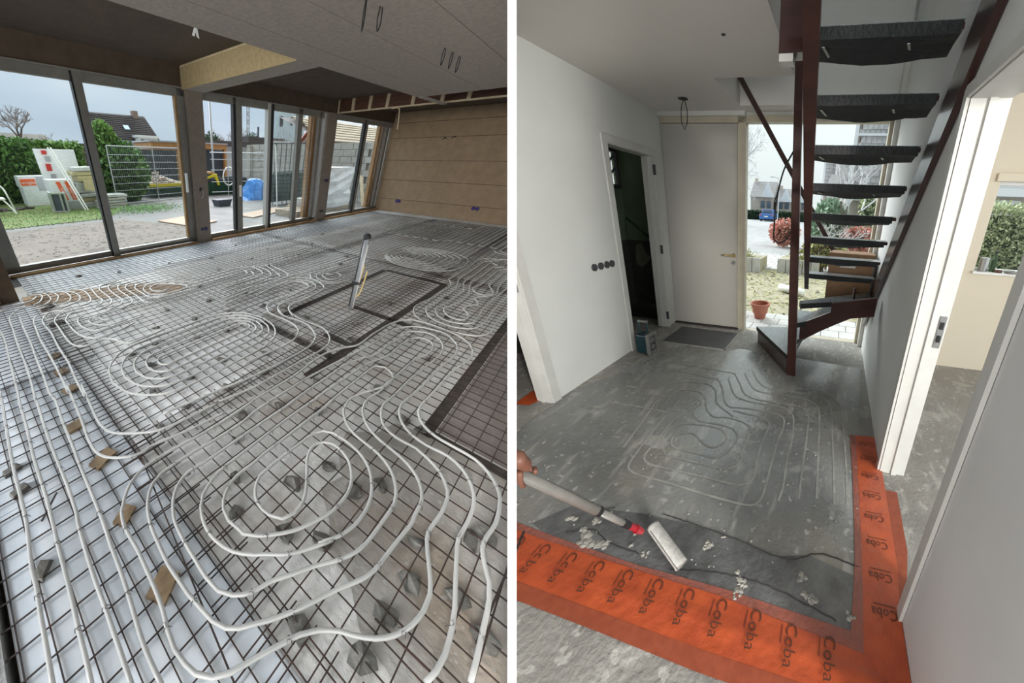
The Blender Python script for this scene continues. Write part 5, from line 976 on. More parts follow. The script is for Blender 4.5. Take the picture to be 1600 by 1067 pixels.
# floors
MB(F).box(-1.2, 3.70, -5, 4.6, -.10, 0).build('floor_hall', 'hall_rough', kind='structure', clip=1)
MB(F).poly([(.70, -.26, .003), (3.0, -.40, .003), (3.1, .95, .003), (2.95, 1.12, .003), (2.72, 1.7, .003), (1.9, 2.02, .003), (1.1, 2.03, .003), (.75, 1.6, .003)], [tuple(range(8))]).build('floor_coating', 'hall_coated', kind='structure', clip=1)
MB(F).poly([(.70, -.26, .0045), (.70, .95, .0045), (.80, 1.32, .0045), (.93, 1.2, .0045), (.98, .8, .0045), (.98, .4, .0045), (.93, .1, .0045), (.97, -.05, .0045), (.92, -.29, .0045)], [tuple(range(9))]).build('floor_wet_strip', 'wet_dark', kind='structure', clip=1)
gr = MB(F)
grv = thing('floor_grooves', F, (1.8, .5, 0), kind='structure')
for P_ in GROOVES:
    S_ = spline(P_, .015); b = MB(F); w = .0065
    pts = []
    for i, p in enumerate(S_):
        d = (S_[min(i + 1, len(S_) - 1)] - S_[max(i - 1, 0)]).normalized(); s_ = Vector((-d.y, d.x, 0)) * w
        pts += [(p.x + s_.x, p.y + s_.y, .005), (p.x - s_.x, p.y - s_.y, .005)]
    b.poly(pts, [(2 * i, 2 * i + 1, 2 * i + 3, 2 * i + 2) for i in range(len(S_) - 1)]).build('milled_groove', 'groove', grv, clip=1)
# plaster splashes
rn = random.Random(21); sb = MB(F)
def splash(b, x, y, r, seed):
    q = random.Random(seed); n = 11; pts = [(x + r * q.uniform(.45, 1.2) * math.cos(k_ * 6.283 / n), y + r * q.uniform(.45, 1.2) * math.sin(k_ * 6.283 / n), .0055) for k_ in range(n)]
    b.poly(pts + [(x, y, .011)], [(k_, (k_ + 1) % n, n) for k_ in range(n)])
for i, (x, y, r) in enumerate([(.905, .425, .022), (.885, .44, .016), (.80, .235, .024), (.775, .22, .018), (.745, .215, .02), (.735, .245, .012), (.86, 1.16, .03), (.79, 1.02, .035), (.77, .97, .045), (.78, .90, .03), (.93, 1.0, .02), (.90, 1.04, .03), (.835, 1.05, .025), (.80, -.05, .03), (.79, -.09, .018), (.77, -.23, .018), (.86, -.03, .02), (.82, .78, .016), (.80, .70, .018)]):
    for k_ in range(4): splash(sb, x + rn.gauss(0, r * .5), y + rn.gauss(0, r * .5), r * rn.uniform(.4, .8), i * 9 + k_)
for i in range(170): splash(sb, rn.uniform(.8, 2.8), rn.uniform(-.3, 1.9), rn.uniform(.003, .010), 900 + i)
sb.build('plaster_splashes', 'plaster_spot', label='dried white plaster splashes on the grey hall floor', cat='splashes', kind='stuff')
ck = MB(F)
for P_ in ([(.97, -.28), (.99, -.10), (.93, .04), (.96, .3), (.99, .6), (1.0, .72)], [(.98, 1.25), (.93, 1.1), (.97, .98)], [(.80, 1.12), (.84, 1.0), (.80, .88), (.79, .72)], [(.76, .55), (.80, .30), (.79, .05), (.74, -.18)]):
    S_ = spline(P_, .02)
    for p in S_: p.x += rn.uniform(-.003, .003)
    ck.tube([(p.x, p.y, .006) for p in S_], .0028, 4)
ck.build('floor_crack', 'black_rough', kind='structure')

# walls
def wallbox(name, m, *bx, **k): return MB(F).box(*bx).build(name, m, kind='structure', clip=1, **k)
T = 4.6
wallbox('wall_left_hall', 'hall_wall', 1.75, 2.70, 2.06, 2.18, 0, 2.42)
wallbox('wall_left_hall', 'hall_wall', 2.70, 3.55, 2.06, 2.18, 2.03, 2.42)
wallbox('wall_left_hall', 'hall_wall', 3.55, 3.72, 2.06, 2.18, 0, 2.42)
wallbox('wall_left_hall', 'hall_wall', -.8, 1.76, 2.06, 2.18, 2.05, 2.42)
wallbox('wall_left_hall', 'hall_wall', -1.2, .75, 2.06, 2.18, 0, 2.42)
wallbox('wall_right_hall', 'hall_wall_right', 1.62, 3.72, -.58, -.44, 0, T)
wallbox('wall_right_hall', 'hall_wall_right', .83, 1.62, -.58, -.44, 1.94, T)
wallbox('wall_right_hall', 'hall_wall_right', .33, .83, -.58, -.44, 0, T)
wallbox('wall_front', 'hall_wall', 3.72, 3.86, -.44, 2.2, 2.37, T)
MB(F).box(3.72, 3.86, 2.10, 2.3, 0, 2.42).build('wall_front_jamb', 'hall_wall', kind='structure')
MB(F).box(3.72, 3.86, -.60, -.415, -.1, T).build('wall_front_corner', 'hall_wall_right', kind='structure')
# ceiling with the stair well
for b in ((-1.2, 3.72, 1.08, 2.10, 2.40, 2.62), (-1.2, 2.82, .46, 1.08, 2.40, 2.62), (-1.2, .8, -.45, .46, 2.40, 2.62), (3.50, 3.72, .5, 1.08, 2.40, 2.62)): wallbox('ceiling_hall', 'ceil_white', *b)
wallbox('wall_stairwell', 'ceil_upper', 2.82, 3.72, 1.08, 1.2, 2.6, T)
wallbox('wall_stairwell', 'ceil_upper', .8, 2.82, .46, .60, 2.62, T)
wallbox('ceiling_upper', 'ceil_upper', 2.3, 3.86, -.6, 1.2, T - .1, T)
wallbox('trim_ceiling', 'hall_wall', 3.66, 3.72, 1.08, 2.06, 2.36, 2.40)

# ---- front door and side window
fd = thing('door_1', F, (3.72, 1.6, 0), kind='structure')
MB(F).box(3.71, 3.76, 1.17, 2.045, .015, 2.30).build('door_panel', 'door_white', fd)
MB(F).box(3.70, 3.80, 2.045, 2.11, -.02, 2.37).build('door_frame', 'door_white', fd)
MB(F).box(3.70, 3.80, 1.10, 2.11, 2.305, 2.37).build('door_frame', 'cream_frame', fd)
MB(F).box(3.66, 3.72, 1.15, 2.05, .0, .015).build('threshold', 'black_rough', fd)
MB(F).tube(spline([(3.705, 1.215, .95), (3.66, 1.215, .95), (3.655, 1.24, .95), (3.66, 1.34, .955)], .03), .011, 8).build('door_handle', 'brass', fd, smooth=True)
MB(F).lathe((3.70, 1.215, .95), [(.026, 0), (.026, .012)], 14, 'x').build('rosette', 'brass', fd)
MB(F).lathe((3.698, 1.215, .865), [(.024, 0), (.022, .012)], 14, 'x').build('lock_rosette', 'steel', fd)
for z in (.25, 1.1, 2.05): MB(F).lathe((3.70, 2.05, z), [(.010, -.05), (.010, .05)], 8).build('hinge', 'door_white', fd)
sw = thing('window_4', F, (3.75, .4, 0), kind='structure')
MB(F).box(3.70, 3.80, 1.075, 1.165, -.04, 2.37).build('window_frame', 'cream_frame', sw)
MB(F).box(3.70, 3.80, -.415, -.36, -.05, 2.37).build('window_frame', 'cream_frame', sw)
MB(F).box(3.70, 3.80, -.415, 1.10, 2.31, 2.37).build('window_frame', 'cream_frame', sw)
MB(F).box(3.70, 3.80, -.415, 1.10, -.06, -.005).build('window_sill', 'cream_frame', sw)
MB(F).box(3.755, 3.76, -.36, 1.08, -.0, 2.31).build('pane', 'glass', sw)
MB(F).box(3.60, 3.72, -.44, -.395, 0, 2.9).build('trim_pipe_casing', 'frame_white', kind='structure')

# ---- inner doorways
def doorframe(no, x0, x1, y, dy, ztop, w=.065, name='door'):
    t = thing('%s_%d' % (name, no), F, ((x0 + x1) / 2, y, 0), kind='structure'); e = -.016 if dy > 0 else .016
    for a, b in ((x0 - w, x0), (x1, x1 + w)): MB(F).box(a, b, y + e, y + .002, 0, ztop + w).build('architrave', 'frame_white', t, clip=1)
    MB(F).box(x0, x1, y + e, y + .002, ztop, ztop + w).build('architrave', 'frame_white', t, clip=1)
    for a, b in ((x0 - .02, x0 + .005), (x1 - .005, x1 + .02)): MB(F).box(a, b, y, y + dy, 0, ztop).build('jamb', 'frame_white', t, clip=1)
    MB(F).box(x0, x1, y, y + dy, ztop - .005, ztop + .02).build('head_jamb', 'frame_white', t, clip=1)
    for a in (x0 + .004, x1 - .016): MB(F).box(a, a + .012, y + dy * .45, y + dy * .65, 0, ztop).build('door_stop', 'frame_white', t, clip=1)
    return t
d2 = doorframe(2, 2.765, 3.485, 2.06, .13, 1.96)
for z in (1.83, .99, .16): MB(F).box(3.478, 3.50, 2.035, 2.06, z - .05, z + .05).build('hinge', 'radio_dark', d2)
d3 = doorframe(3, .83, 1.675, 2.06, .14, 2.0, .07)
MB(F).box(1.664, 1.671, 2.075, 2.10, .90, 1.04).build('strike_plate', 'steel', d3, clip=1)
d4 = doorframe(4, .84, 1.60, -.44, -.145, 1.93, .045)
MB(F).box(1.588, 1.596, -.575, -.545, .88, 1.05).build('strike_plate', 'steel', d4)
for z in (.93, 1.0): MB(F).box(1.584, 1.59, -.568, -.552, z - .018, z + .018).build('strike_hole', 'black', d4)

# ---- toilet beyond the inner doorway
wallbox('wall_toilet', 'green_wall', 4.36, 4.45, 2.1, 3.3, .97, 2.6)
wallbox('wall_toilet', 'dark_tile', 4.35, 4.45, 2.1, 3.3, -.1, .97)
MB(F).box(2.3, 4.15, 3.10, 3.2, .97, 2.6).box(4.30, 4.45, 3.10, 3.2, .97, 2.6).box(4.15, 4.30, 3.10, 3.2, .97, 1.68).box(4.15, 4.30, 3.10, 3.2, 2.14, 2.6).build('wall_toilet', 'green_wall', kind='structure', clip=1)
wallbox('wall_toilet', 'dark_tile', 2.3, 4.4, 3.09, 3.2, -.1, .97)
wallbox('wall_toilet', 'green_wall', 3.86, 4.3, 2.06, 2.18, 0, 2.6)
wallbox('ceiling_toilet', 'ceil_white', 2.3, 4.4, 2.15, 3.3, 2.45, 2.5)
wallbox('floor_toilet', 'dark_tile', 3.69, 4.4, 2.1, 3.2, -.12, -.005)
tw_ = thing('window_5', F, (4.2, 3.1, 1.9), kind='structure')
for b in ((4.13, 4.16, 3.07, 3.12, 1.66, 2.16), (4.29, 4.32, 3.07, 3.12, 1.66, 2.16), (4.13, 4.32, 3.07, 3.12, 1.66, 1.71), (4.13, 4.32, 3.07, 3.12, 2.10, 2.16)): MB(F).box(*b).build('window_frame', 'black', tw_)
fm = mat('pane_glow', (.8, .82, .82), .5); fb_ = next(x for x in fm.node_tree.nodes if x.type == 'BSDF_PRINCIPLED'); fb_.inputs['Emission Color'].default_value = (.9, .95, .95, 1); fb_.inputs['Emission Strength'].default_value = .8
MB(F).box(4.16, 4.29, 3.15, 3.155, 1.71, 2.10).build('glowing_pane', 'pane_glow', tw_)  # glows by itself in place of daylight coming through the pane
for z in (1.78, 1.93): MB(F).beam((4.15, 3.13, z), (4.31, 3.13, z + .14), .018, .018).build('bar', 'radio_dark', tw_)
MB(F).poly([(4.345, 2.98, .60), (4.345, 2.90, .58), (4.345, 2.80, .66), (4.345, 2.74, .74), (4.345, 2.82, .80), (4.345, 2.88, .94), (4.345, 2.97, .90), (4.345, 3.0, .72)], [tuple(range(8))[::-1]]).build('trim_torn_patch', 'torn_tile', kind='structure')
MB(F).beam((4.345, 3.08, 1.28), (4.345, 2.66, .99), .03, .035).build('trim_toilet_rail', 'leaf_dark', kind='structure')
MB(F).box(2.75, 3.1, 2.2, 3.0, 0, .004).build('floor_toilet_tape', 'tape', kind='structure')
sockets(F, [(2.37, 2.052, .955), (2.45, 2.052, .955), (2.53, 2.052, .955), (2.60, 2.052, .955)], 'y', .032, 'radio_dark', 'row of four open black socket boxes on the white wall left of the inner doorway')

# ---- side rooms
wallbox('wall_side_room', 'hall_wall', 2.62, 2.70, 2.2, 5, -.1, 2.45)
MB(F).poly([(2.45, 3.0, .004), (2.70, 3.1, .004), (2.75, 3.6, .004), (2.5, 3.7, .004)], [(0, 1, 2, 3)]).build('tape_scrap', 'tape', label='orange tape scrap on the floor of the room beyond the near frame, farther away', cat='tape')
MB(F).poly([(1.72, 2.17, .004), (1.86, 2.25, .004), (1.80, 2.36, .004), (1.58, 2.32, .004), (1.6, 2.2, .004)], [tuple(range(5))]).build('tape_scrap', 'tape', label='orange tape scrap behind the foot of the near door frame', cat='tape')
W5 = (-1.32, -2.6)
MB(F).box(3.34, 3.44, -1.32, -.58, -.05, 2.45).box(3.34, 3.44, -5, -2.6, -.05, 2.45).box(3.34, 3.44, -2.6, -1.32, -.05, 1.03).box(3.34, 3.44, -2.6, -1.32, 1.82, 2.45).build('wall_room_right', 'cream_wall', kind='structure')
wallbox('ceiling_room', 'ceil_white', .4, 3.4, -5, -.58, 2.42, 2.5)
wr = thing('window_6', F, (3.34, -2, 1), kind='structure')
MB(F).box(3.30, 3.44, -2.6, -1.30, 1.015, 1.035).build('window_sill', 'white', wr)
for b in ((3.40, 3.44, -1.345, -1.32, 1.03, 1.82), (3.40, 3.44, -2.6, -2.57, 1.03, 1.82), (3.40, 3.44, -2.6, -1.32, 1.78, 1.82), (3.40, 3.44, -2.6, -1.32, 1.03, 1.055)): MB(F).box(*b).build('window_frame', 'white', wr)
MB(F).box(3.42, 3.425, -2.57, -1.345, 1.05, 1.79).build('pane', 'glass', wr)
MB(F).box(3.31, 3.345, -2.6, -1.28, 1.80, 1.86).build('window_head', 'cream_wall', wr)
t = thing('tin_can', F, (3.35, -1.39, 1.035), 'grey tin can on the white window sill of the right room', 'can')
MB(F).lathe((3.35, -1.39, 1.036), [(.038, 0), (.04, .004), (.04, .118), (.037, .122)], 16).build('can_body', 'steel', t, smooth=False)
MB(F).lathe((3.35, -1.39, 1.155), [(.041, 0), (.041, .006), (.035, .006)], 16).build('rim', 'steel', t)
t = thing('spray_bottle', F, (3.37, -1.48, 1.035), 'dark bottle beside the tin can on the sill', 'bottle')
MB(F).lathe((3.37, -1.48, 1.036), [(.027, 0), (.027, .11), (.010, .14), (.010, .165)], 12).build('bottle_body', 'leaf_dark', t); MB(F).lathe((3.37, -1.48, 1.2), [(.012, 0), (.012, .02)], 8).build('cap', 'black', t)
for i, (y, r, lab, mt) in enumerate([(-1.52, .035, 'small dark lid on the sill next to the bottle', 'joist'), (-1.63, .055, 'roll of grey tape lying on the window sill', 'pole_grey')]):
    MB(F).lathe((3.33, y, 1.036), [(r, 0), (r, .022), (r * .6, .024), (r * .6, .004)], 16).build('lid' if i == 0 else 'tape_roll', mt, label=lab, cat='lid' if i == 0 else 'tape roll')

# ---- staircase
st = thing('staircase', F, (2.68, .28, 0), 'open dark red wooden staircase with covered treads turning at the foot', 'staircase')
MB(F).poly([(2.645, .240, 0), (2.70, .240, 0), (2.70, .325, 0), (2.645, .325, 0), (2.63, .37, 2.42), (2.675, .37, 2.42), (2.675, .425, 2.42), (2.63, .425, 2.42)],
           [(3, 2, 1, 0), (4, 5, 6, 7), (0, 1, 5, 4), (1, 2, 6, 5), (2, 3, 7, 6), (3, 0, 4, 7)]).build('newel_post', 'stair_wood', st)
def board(name, pts_lo, pts_hi, y0, y1, m='stair_wood', parent=st):
    """inclined board: lower and upper edge given as x, z pairs, between two y positions that may differ at its ends"""
    (xa, za), (xb, zb) = pts_lo; (xc, zc_), (xd, zd) = pts_hi; (ya0, ya1), (yb0, yb1) = y0, y1
    return MB(F).poly([(xa, ya0, za), (xb, yb0, zb), (xd, yb0, zd), (xc, ya0, zc_), (xa, ya1, za), (xb, yb1, zb), (xd, yb1, zd), (xc, ya1, zc_)],
                      [(0, 1, 2, 3), (7, 6, 5, 4), (0, 4, 5, 1), (1, 5, 6, 2), (2, 6, 7, 3), (3, 7, 4, 0)]).build(name, m, parent)
board('stringer', [(2.95, .80), (1.35, 2.32)], [(2.80, 1.05), (1.25, 2.58)], (.215, .255), (.155, .225))
MB(F).box(1.87, 1.95, .27, .385, 2.185, 3.0).build('upper_newel', 'stair_wood', st)
MB(F).box(1.875, 1.945, .315, .383, 2.155, 2.185).build('newel_end', 'frame_white', st)
board('stringer', [(3.50, .30), (1.20, 2.36)], [(3.45, .56), (1.28, 2.56)], (-.435, -.405), (-.435, -.405))
def tread(x0, x1, z, k):
    t = MB(F).box(x0, x1, -.405, .25, z - .022, z).build('tread', 'stair_wood', st)
    n = 12; P_ = []; r = random.Random(k)
    for i in range(n + 1):
        u = i / n; y = .262 - u * (.655 if k < 4 else .64); sag = (.018 + .022 * math.sin(u * 3.14) ** 2) + r.uniform(0, .004)
        P_ += [(x0 - .012, y, z + .004), (x0 - .014, y, z - .040 - r.uniform(0, .003)), (x0 + (x1 - x0) * .38, y, z - .028 - sag * .6), (x1 + .008, y, z - .035 - sag), (x1 + .010, y, z + .004)]
    MB(F).poly(P_, [(i * 5 + j, (i + 1) * 5 + j, (i + 1) * 5 + (j + 1) % 5, i * 5 + (j + 1) % 5) for i in range(n) for j in range(4)]).build('tread_wrap', 'tread_cover', t)
    MB(F).box(x0 - .012, x1 + .010, -.40, .262, z + .003, z + .007).build('tread_top', 'tread_top', t)
    for y in (.17, -.20):
        MB(F).beam((x0 + .03, y, z - .05), (x1, y - .03, z - .055), .012, .002).build('wrap_tape', 'tape_clear', t)
for k_ in range(8): tread(1.80 + .195 * k_, 1.955 + .19 * k_, 2.235 - .190 * k_, k_)
# winders at the foot
def winder(pts, z, k):
    t = MB(F).prism(pts, 'z', z - .045, z).build('winder_tread', 'tread_cover', st)
    MB(F).prism(pts, 'z', z + .0005, z + .005).build('tread_top', 'tread_top', t); return t
winder([(2.66, .25), (3.05, -.40), (3.35, -.40), (2.74, .27)], .73, 0)
winder([(2.66, .27), (3.30, -.41), (3.60, -.41), (3.60, -.10), (2.76, .28)], .705 - .16, 1)
winder([(2.68, .26), (3.60, -.12), (3.62, .36), (2.76, .30)], .37, 2)
winder([(2.66, .30), (3.50, .22), (3.36, .82), (2.70, .35)], .195, 3)
MB(F).poly([(2.68, .34, 0), (3.36, .80, 0), (3.36, .80, .155), (2.68, .34, .155), (2.70, .32, 0), (3.38, .78, 0), (3.38, .78, .155), (2.70, .32, .155)], [(3, 2, 1, 0), (4, 5, 6, 7), (0, 1, 5, 4), (1, 2, 6, 5), (2, 3, 7, 6), (3, 0, 4, 7)]).build('riser', 'stair_wood', st)
MB(F).prism([(.245, .36), (.15, .40), (.05, .47), (-.08, .55), (-.20, .62), (-.40, .66), (-.40, .83), (-.02, .745), (-.02, .66), (.245, .52)], 'x', 2.73, 2.765).build('curved_stringer', 'stair_wood', st)
MB(F).beam((3.42, 1.06, 2.60), (3.42, .03, 1.13), .045, .045).build('handrail', 'stair_wood', st)
MB(F).lathe((3.0, -.22, .72), [(.012, -.16), (.020, -.15), (.014, .0), (.012, .12)], 8).build('hanging_bracket', 'stair_wood', st)
cb = thing('hanging_cable', F, (3.0, .5, 1.2), 'long black cable loop hanging beside the newel post', 'cable')
MB(F).tube(spline([(2.95, .43, 1.97), (3.0, .53, 1.80), (3.0, .58, 1.55), (3.0, .59, 1.33), (3.0, .585, 1.23), (3.0, .54, 1.20), (3.0, .47, 1.24), (3.0, .42, 1.33)], .04), .0075, 6).build('loop', 'black', cb, smooth=True)
MB(F).tube(spline([(2.98, .44, 1.62), (2.99, .43, 1.50), (2.99, .415, 1.42), (2.98, .40, 1.36)], .04), .005, 5).build('loop_end', 'black', cb, smooth=True)
lc = thing('ceiling_wire', F, (3.25, 1.55, 2.4), 'black wire loop hanging from a round hole in the hall ceiling', 'cable')
MB(F).lathe((3.27, 1.56, 2.394), [(.045, 0), (.045, .008)], 14).build('hole_ring', 'radio_dark', lc)
MB(F).tube(spline([(3.27, 1.555, 2.40), (3.27, 1.585, 2.32), (3.27, 1.585, 2.20), (3.27, 1.56, 2.155), (3.27, 1.535, 2.20), (3.27, 1.525, 2.31), (3.27, 1.55, 2.395)], .03), .004, 5).build('loop', 'black', lc)
MB(F).lathe((2.20, .78, 2.396), [(.012, 0), (.012, .006)], 10).build('ceiling_plug', 'radio_dark', label='tiny dark plug in the hall ceiling', cat='plug')
bx_ = thing('cardboard_box', F, (3.5, -.2, .76), 'brown cardboard box standing on a winder step behind the stairs', 'box')
MB(F).box(3.40, 3.66, -.40, .06, .56, 1.10).build('carton', 'carton', bx_)
MB(F).box(3.393, 3.401, -.22, -.06, .96, 1.035).build('paper_label', 'frame_white', bx_)
MB(F).box(3.396, 3.66, -.405, .065, 1.09, 1.104).build('flap', 'carton', bx_)

# ---- door mat
dm = thing('door_mat', F, (3.2, 1.5, 0), 'dark worn door mat inset before the front door', 'mat')
mat('mat_dark', (.03, .032, .036), .5, col2=(.055, .058, .064), scale=6, bump=.5, bscale=60)
MB(F).box(3.02, 3.54, 1.11, 1.88, .001, .009).build('mat_pile', 'mat_dark', dm)
for b in ((3.0, 3.02, 1.09, 1.90), (3.54, 3.56, 1.09, 1.90), (3.0, 3.56, 1.09, 1.105), (3.0, 3.56, 1.885, 1.90)): MB(F).box(*b, .0, .011).build('mat_edge', 'groove', dm)

# ---- radio
rd = thing('site_radio', F, (2.74, 1.86, 0), 'teal and grey site radio with carry handle on the floor by the doorway', 'radio')
MB(F).box(2.645, 2.775, 1.825, 1.955, .02, .225).build('radio_body', 'teal', rd, bevel=.012)
for z0, z1 in ((.0, .035), (.205, .24)): MB(F).box(2.635, 2.785, 1.785, 1.83, z0, z1).build('bumper', 'radio_grey', rd, bevel=.008)
for x0 in (2.635, 2.763): MB(F).box(x0, x0 + .022, 1.787, 1.83, .03, .21).build('front_frame', 'radio_grey', rd, bevel=.005)
MB(F).box(2.655, 2.765, 1.80, 1.83, .03, .21).build('front_panel', 'radio_dark', rd)
MB(F).box(2.675, 2.745, 1.795, 1.80, .135, .185).build('display', 'radio_grey', rd)
MB(F).lathe((2.71, 1.787, .085), [(.026, 0), (.026, .014)], 12, 'y').build('dial', 'radio_grey', rd)
for y in (1.835, 1.925): MB(F).beam((2.70, y, .22), (2.70, y, .36), .016, .018).build('handle_post', 'teal', rd)
MB(F).beam((2.70, 1.825, .365), (2.70, 1.935, .365), .022, .022).build('handle_bar', 'radio_grey', rd)

# ---- orange tape round the edge
def strip(name, rows, lab, zf, m='tape', parent=None, seed=0):
    """tape strip: rows of left and right edge points, wrinkled a little"""
    r = random.Random(seed); n = 8; P_ = []
    for (a, b) in rows:
        for j in range(n + 1):
            u = j / n; P_.append((a[0] + (b[0] - a[0]) * u, a[1] + (b[1] - a[1]) * u, zf(a, b, u) + r.uniform(0, .0006)))
    w = n + 1; mm = MB(F).poly(P_, [(i * w + j, i * w + j + 1, (i + 1) * w + j + 1, (i + 1) * w + j) for i in range(len(rows) - 1) for j in range(n)])
    return mm.build(name, m, parent, smooth=True, clip=1)
def lerp_rows(A_, B_, n):
    out = []
    for i in range(n + 1):
        t = i / n * (len(A_) - 1); k_ = min(int(t), len(A_) - 2); u = t - k_
        out.append(((A_[k_][0] + (A_[k_ + 1][0] - A_[k_][0]) * u, A_[k_][1] + (A_[k_ + 1][1] - A_[k_][1]) * u), (B_[k_][0] + (B_[k_ + 1][0] - B_[k_][0]) * u, B_[k_][1] + (B_[k_ + 1][1] - B_[k_][1]) * u)))
    return out
tr_ = thing('edge_tape', F, (1.2, -.37, 0), 'orange printed tape strip running along the right hall wall', 'tape')
strip('tape_film', lerp_rows([(1.90, -.30), (1.66, -.303), (1.60, -.303), (1.0, -.295), (.86, -.29), (.30, -.265)], [(1.92, -.436), (1.66, -.437), (1.60, -.455), (1.0, -.455), (.86, -.438), (.30, -.438)], 60), '', lambda a, b, u: .0065, parent=tr_, seed=1)
strip('grubby_edge', lerp_rows([(1.90, -.262), (1.5, -.27), (1.0, -.262), (.60, -.225)], [(1.90, -.302), (1.5, -.307), (1.0, -.297), (.60, -.28)], 50), '', lambda a, b, u: .0062, 'tape_dirty', tr_, 2)
strip('spray_edge', lerp_rows([(1.45, -.45), (1.1, -.45), (.95, -.45), (.86, -.43)], [(1.45, -.52), (1.1, -.515), (.95, -.485), (.86, -.44)], 30), '', lambda a, b, u: .0055, 'tape_over', tr_, 3)
tb_ = thing('edge_tape', F, (.62, .5, 0), 'orange printed tape strip crossing the floor in the foreground', 'tape')
fold = lambda a, b, u: .0075 + .010 * math.exp(-((u - .55) / .06) ** 2)
strip('tape_film', lerp_rows([(.755, 1.45), (.74, 1.1), (.725, .7), (.715, .3), (.66, -.28)], [(.585, 1.45), (.57, 1.1), (.555, .7), (.54, .3), (.53, -.42)], 70), '', fold, parent=tb_, seed=4)
strip('sprayed_band', lerp_rows([(.59, 1.45), (.575, 1.1), (.56, .7), (.545, .3), (.53, -.42)], [(.525, 1.45), (.515, 1.1), (.50, .7), (.48, .3), (.47, -.42)], 50), '', lambda a, b, u: .0055, 'tape_over', tb_, 5)
strip('grubby_edge', lerp_rows([(.79, 1.45), (.765, 1.1), (.745, .7), (.745, .3), (.72, -.24)], [(.75, 1.45), (.735, 1.1), (.72, .7), (.71, .3), (.66, -.24)], 50), '', lambda a, b, u: .0060, 'tape_dirty', tb_, 6)
for x in (1.83, 1.69, 1.545, 1.40, 1.26, 1.115, .965, .825):
    text(F, 'Coba', .052, (x, -.425, .0085), (0, 1, 0), (-1, 0, 0), MATS['ink'], tr_, 'printed_text', xscale=.92)
    MB(F).box(x + .012, x + .015, -.42, -.33, .0085, .009).build('printed_line', 'ink', tr_)
for i in range(11):
    y = 1.31 - i * .1445; x = .735 - .0036 * i - (.012 if i > 8 else 0)
    text(F, 'Co', .062, (x, y, .0105), (-1, 0, 0), (0, -1, 0), MATS['ink'], tb_, 'printed_text')
    text(F, 'ba', .060, (x - .082, y, .0195), (-1, 0, 0), (0, -1, 0), MATS['ink'], tb_, 'printed_text')
    MB(F).box(x - .07, x - .012, y + .015, y + .018, .0105, .011).build('printed_line', 'ink', tb_)

# ---- paint roller held from behind the partition
pr = thing('paint_roller', F, (.8, .6, .04), 'white paint roller with red clip on a long grey pole', 'roller')
pa, pb = Vector((.775, .725, .215)), Vector((.60, .935, .625))
E1, E2 = Vector((.585, .955, .66)), Vector((.80, .695, .155))
d_ = (E2 - E1).normalized()
mid = E1 + (E2 - E1) * .60
MB(F).tube([E1 + Vector((.0, -.0, .0)), mid], .0190, 12).build('outer_pole', 'pole_grey', pr, smooth=True, clip=1)
MB(F).tube([mid - d_ * .01, mid + d_ * .006], .0200, 12).build('pole_ring', 'black', pr)
MB(F).tube([mid, E2 - d_ * .10], .0135, 12).build('inner_pole', 'pole_grey', pr, smooth=True)
MB(F).tube([E2 - d_ * .11, E2 - d_ * .075], .0165, 12, r2=.0155).build('grip_end', 'black', pr)
MB(F).tube([E2 - d_ * .076, E2 - d_ * .03], .0150, 10, r2=.0125).build('red_clip', 'red_plastic', pr)
c1_, c2_ = Vector((.885, .70, .075)), Vector((.775, .50, .035))
MB(F).tube([E2 - d_ * .035, E2 + d_ * .005], .019, 8, r2=.012).build('red_fork', 'red_plastic', pr)
ax_ = (c2_ - c1_).normalized()
MB(F).tube([c1_, c1_ + ax_ * .012, c2_ - ax_ * .012, c2_], .030, 18).build('roller_sleeve', 'roller_pile', pr, smooth=True)
MB(F).tube([c1_ + Vector((-.033, -.01, .012)), c2_ + Vector((-.03, 0, .012)), c2_ + ax_ * .006], .0035, 6).build('wire_arm', 'steel', pr)

# hand: palm and five bent fingers closed round the pole
hd = thing('person', F, (.6, .95, .65), 'hand of a person gripping the grey roller pole', 'person')
def skin_mesh(chains, name, parent, m):
    vs, es, rs = [], [], []
    for ch_, rr in chains:
        b = len(vs)
        for i, p in enumerate(ch_):
            vs.append(HALL.pt(p)); rs.append(rr[i] if isinstance(rr, (list, tuple)) else rr)
            if i: es.append((b + i - 1, b + i))
    base = BASE[parent.name]; me = bpy.data.meshes.new(name); me.from_pydata([v - base for v in vs], es, [])
    o = bpy.data.objects.new(name, me); COL.objects.link(o); o.parent = parent
    sk = o.modifiers.new('skin', 'SKIN'); sk.use_smooth_shade = True
    bb = 0
    for ch_, rr in chains: me.skin_vertices[0].data[bb].use_root = True; bb += len(ch_)
    for i, r in enumerate(rs): me.skin_vertices[0].data[i].radius = (r, r)
    sd = o.modifiers.new('sub', 'SUBSURF'); sd.levels = 2; sd.render_levels = 2
    me.materials.append(MATS[m]); BASE[o.name] = base
    dg = bpy.context.evaluated_depsgraph_get(); me2 = bpy.data.meshes.new_from_object(o.evaluated_get(dg)); o.modifiers.clear(); o.data = me2
    bm = bmesh.new(); bm.from_mesh(me2)   # the wrist ends in the partition it reaches round
    bmesh.ops.bisect_plane(bm, geom=bm.verts[:] + bm.edges[:] + bm.faces[:], plane_co=Vector((.004, 0, 0)) - base, plane_no=(-1, 0, 0), clear_outer=True)
    bm.to_mesh(me2); bm.free(); me2.polygons.foreach_set('use_smooth', [True] * len(me2.polygons))
    if not me2.materials: me2.materials.append(MATS[m])
    return o
ctr = E1 + d_ * .015
sidev = d_.cross(Vector((0, 0, 1))).normalized(); upw = sidev.cross(d_).normalized()
chains = []
palm = [ctr - d_ * .07 + upw * .075 + sidev * .03, ctr - d_ * .04 + upw * .045 + sidev * .012, ctr - d_ * .0 + upw * .036 + sidev * .0]
chains.append((palm, [.030, .030, .024]))
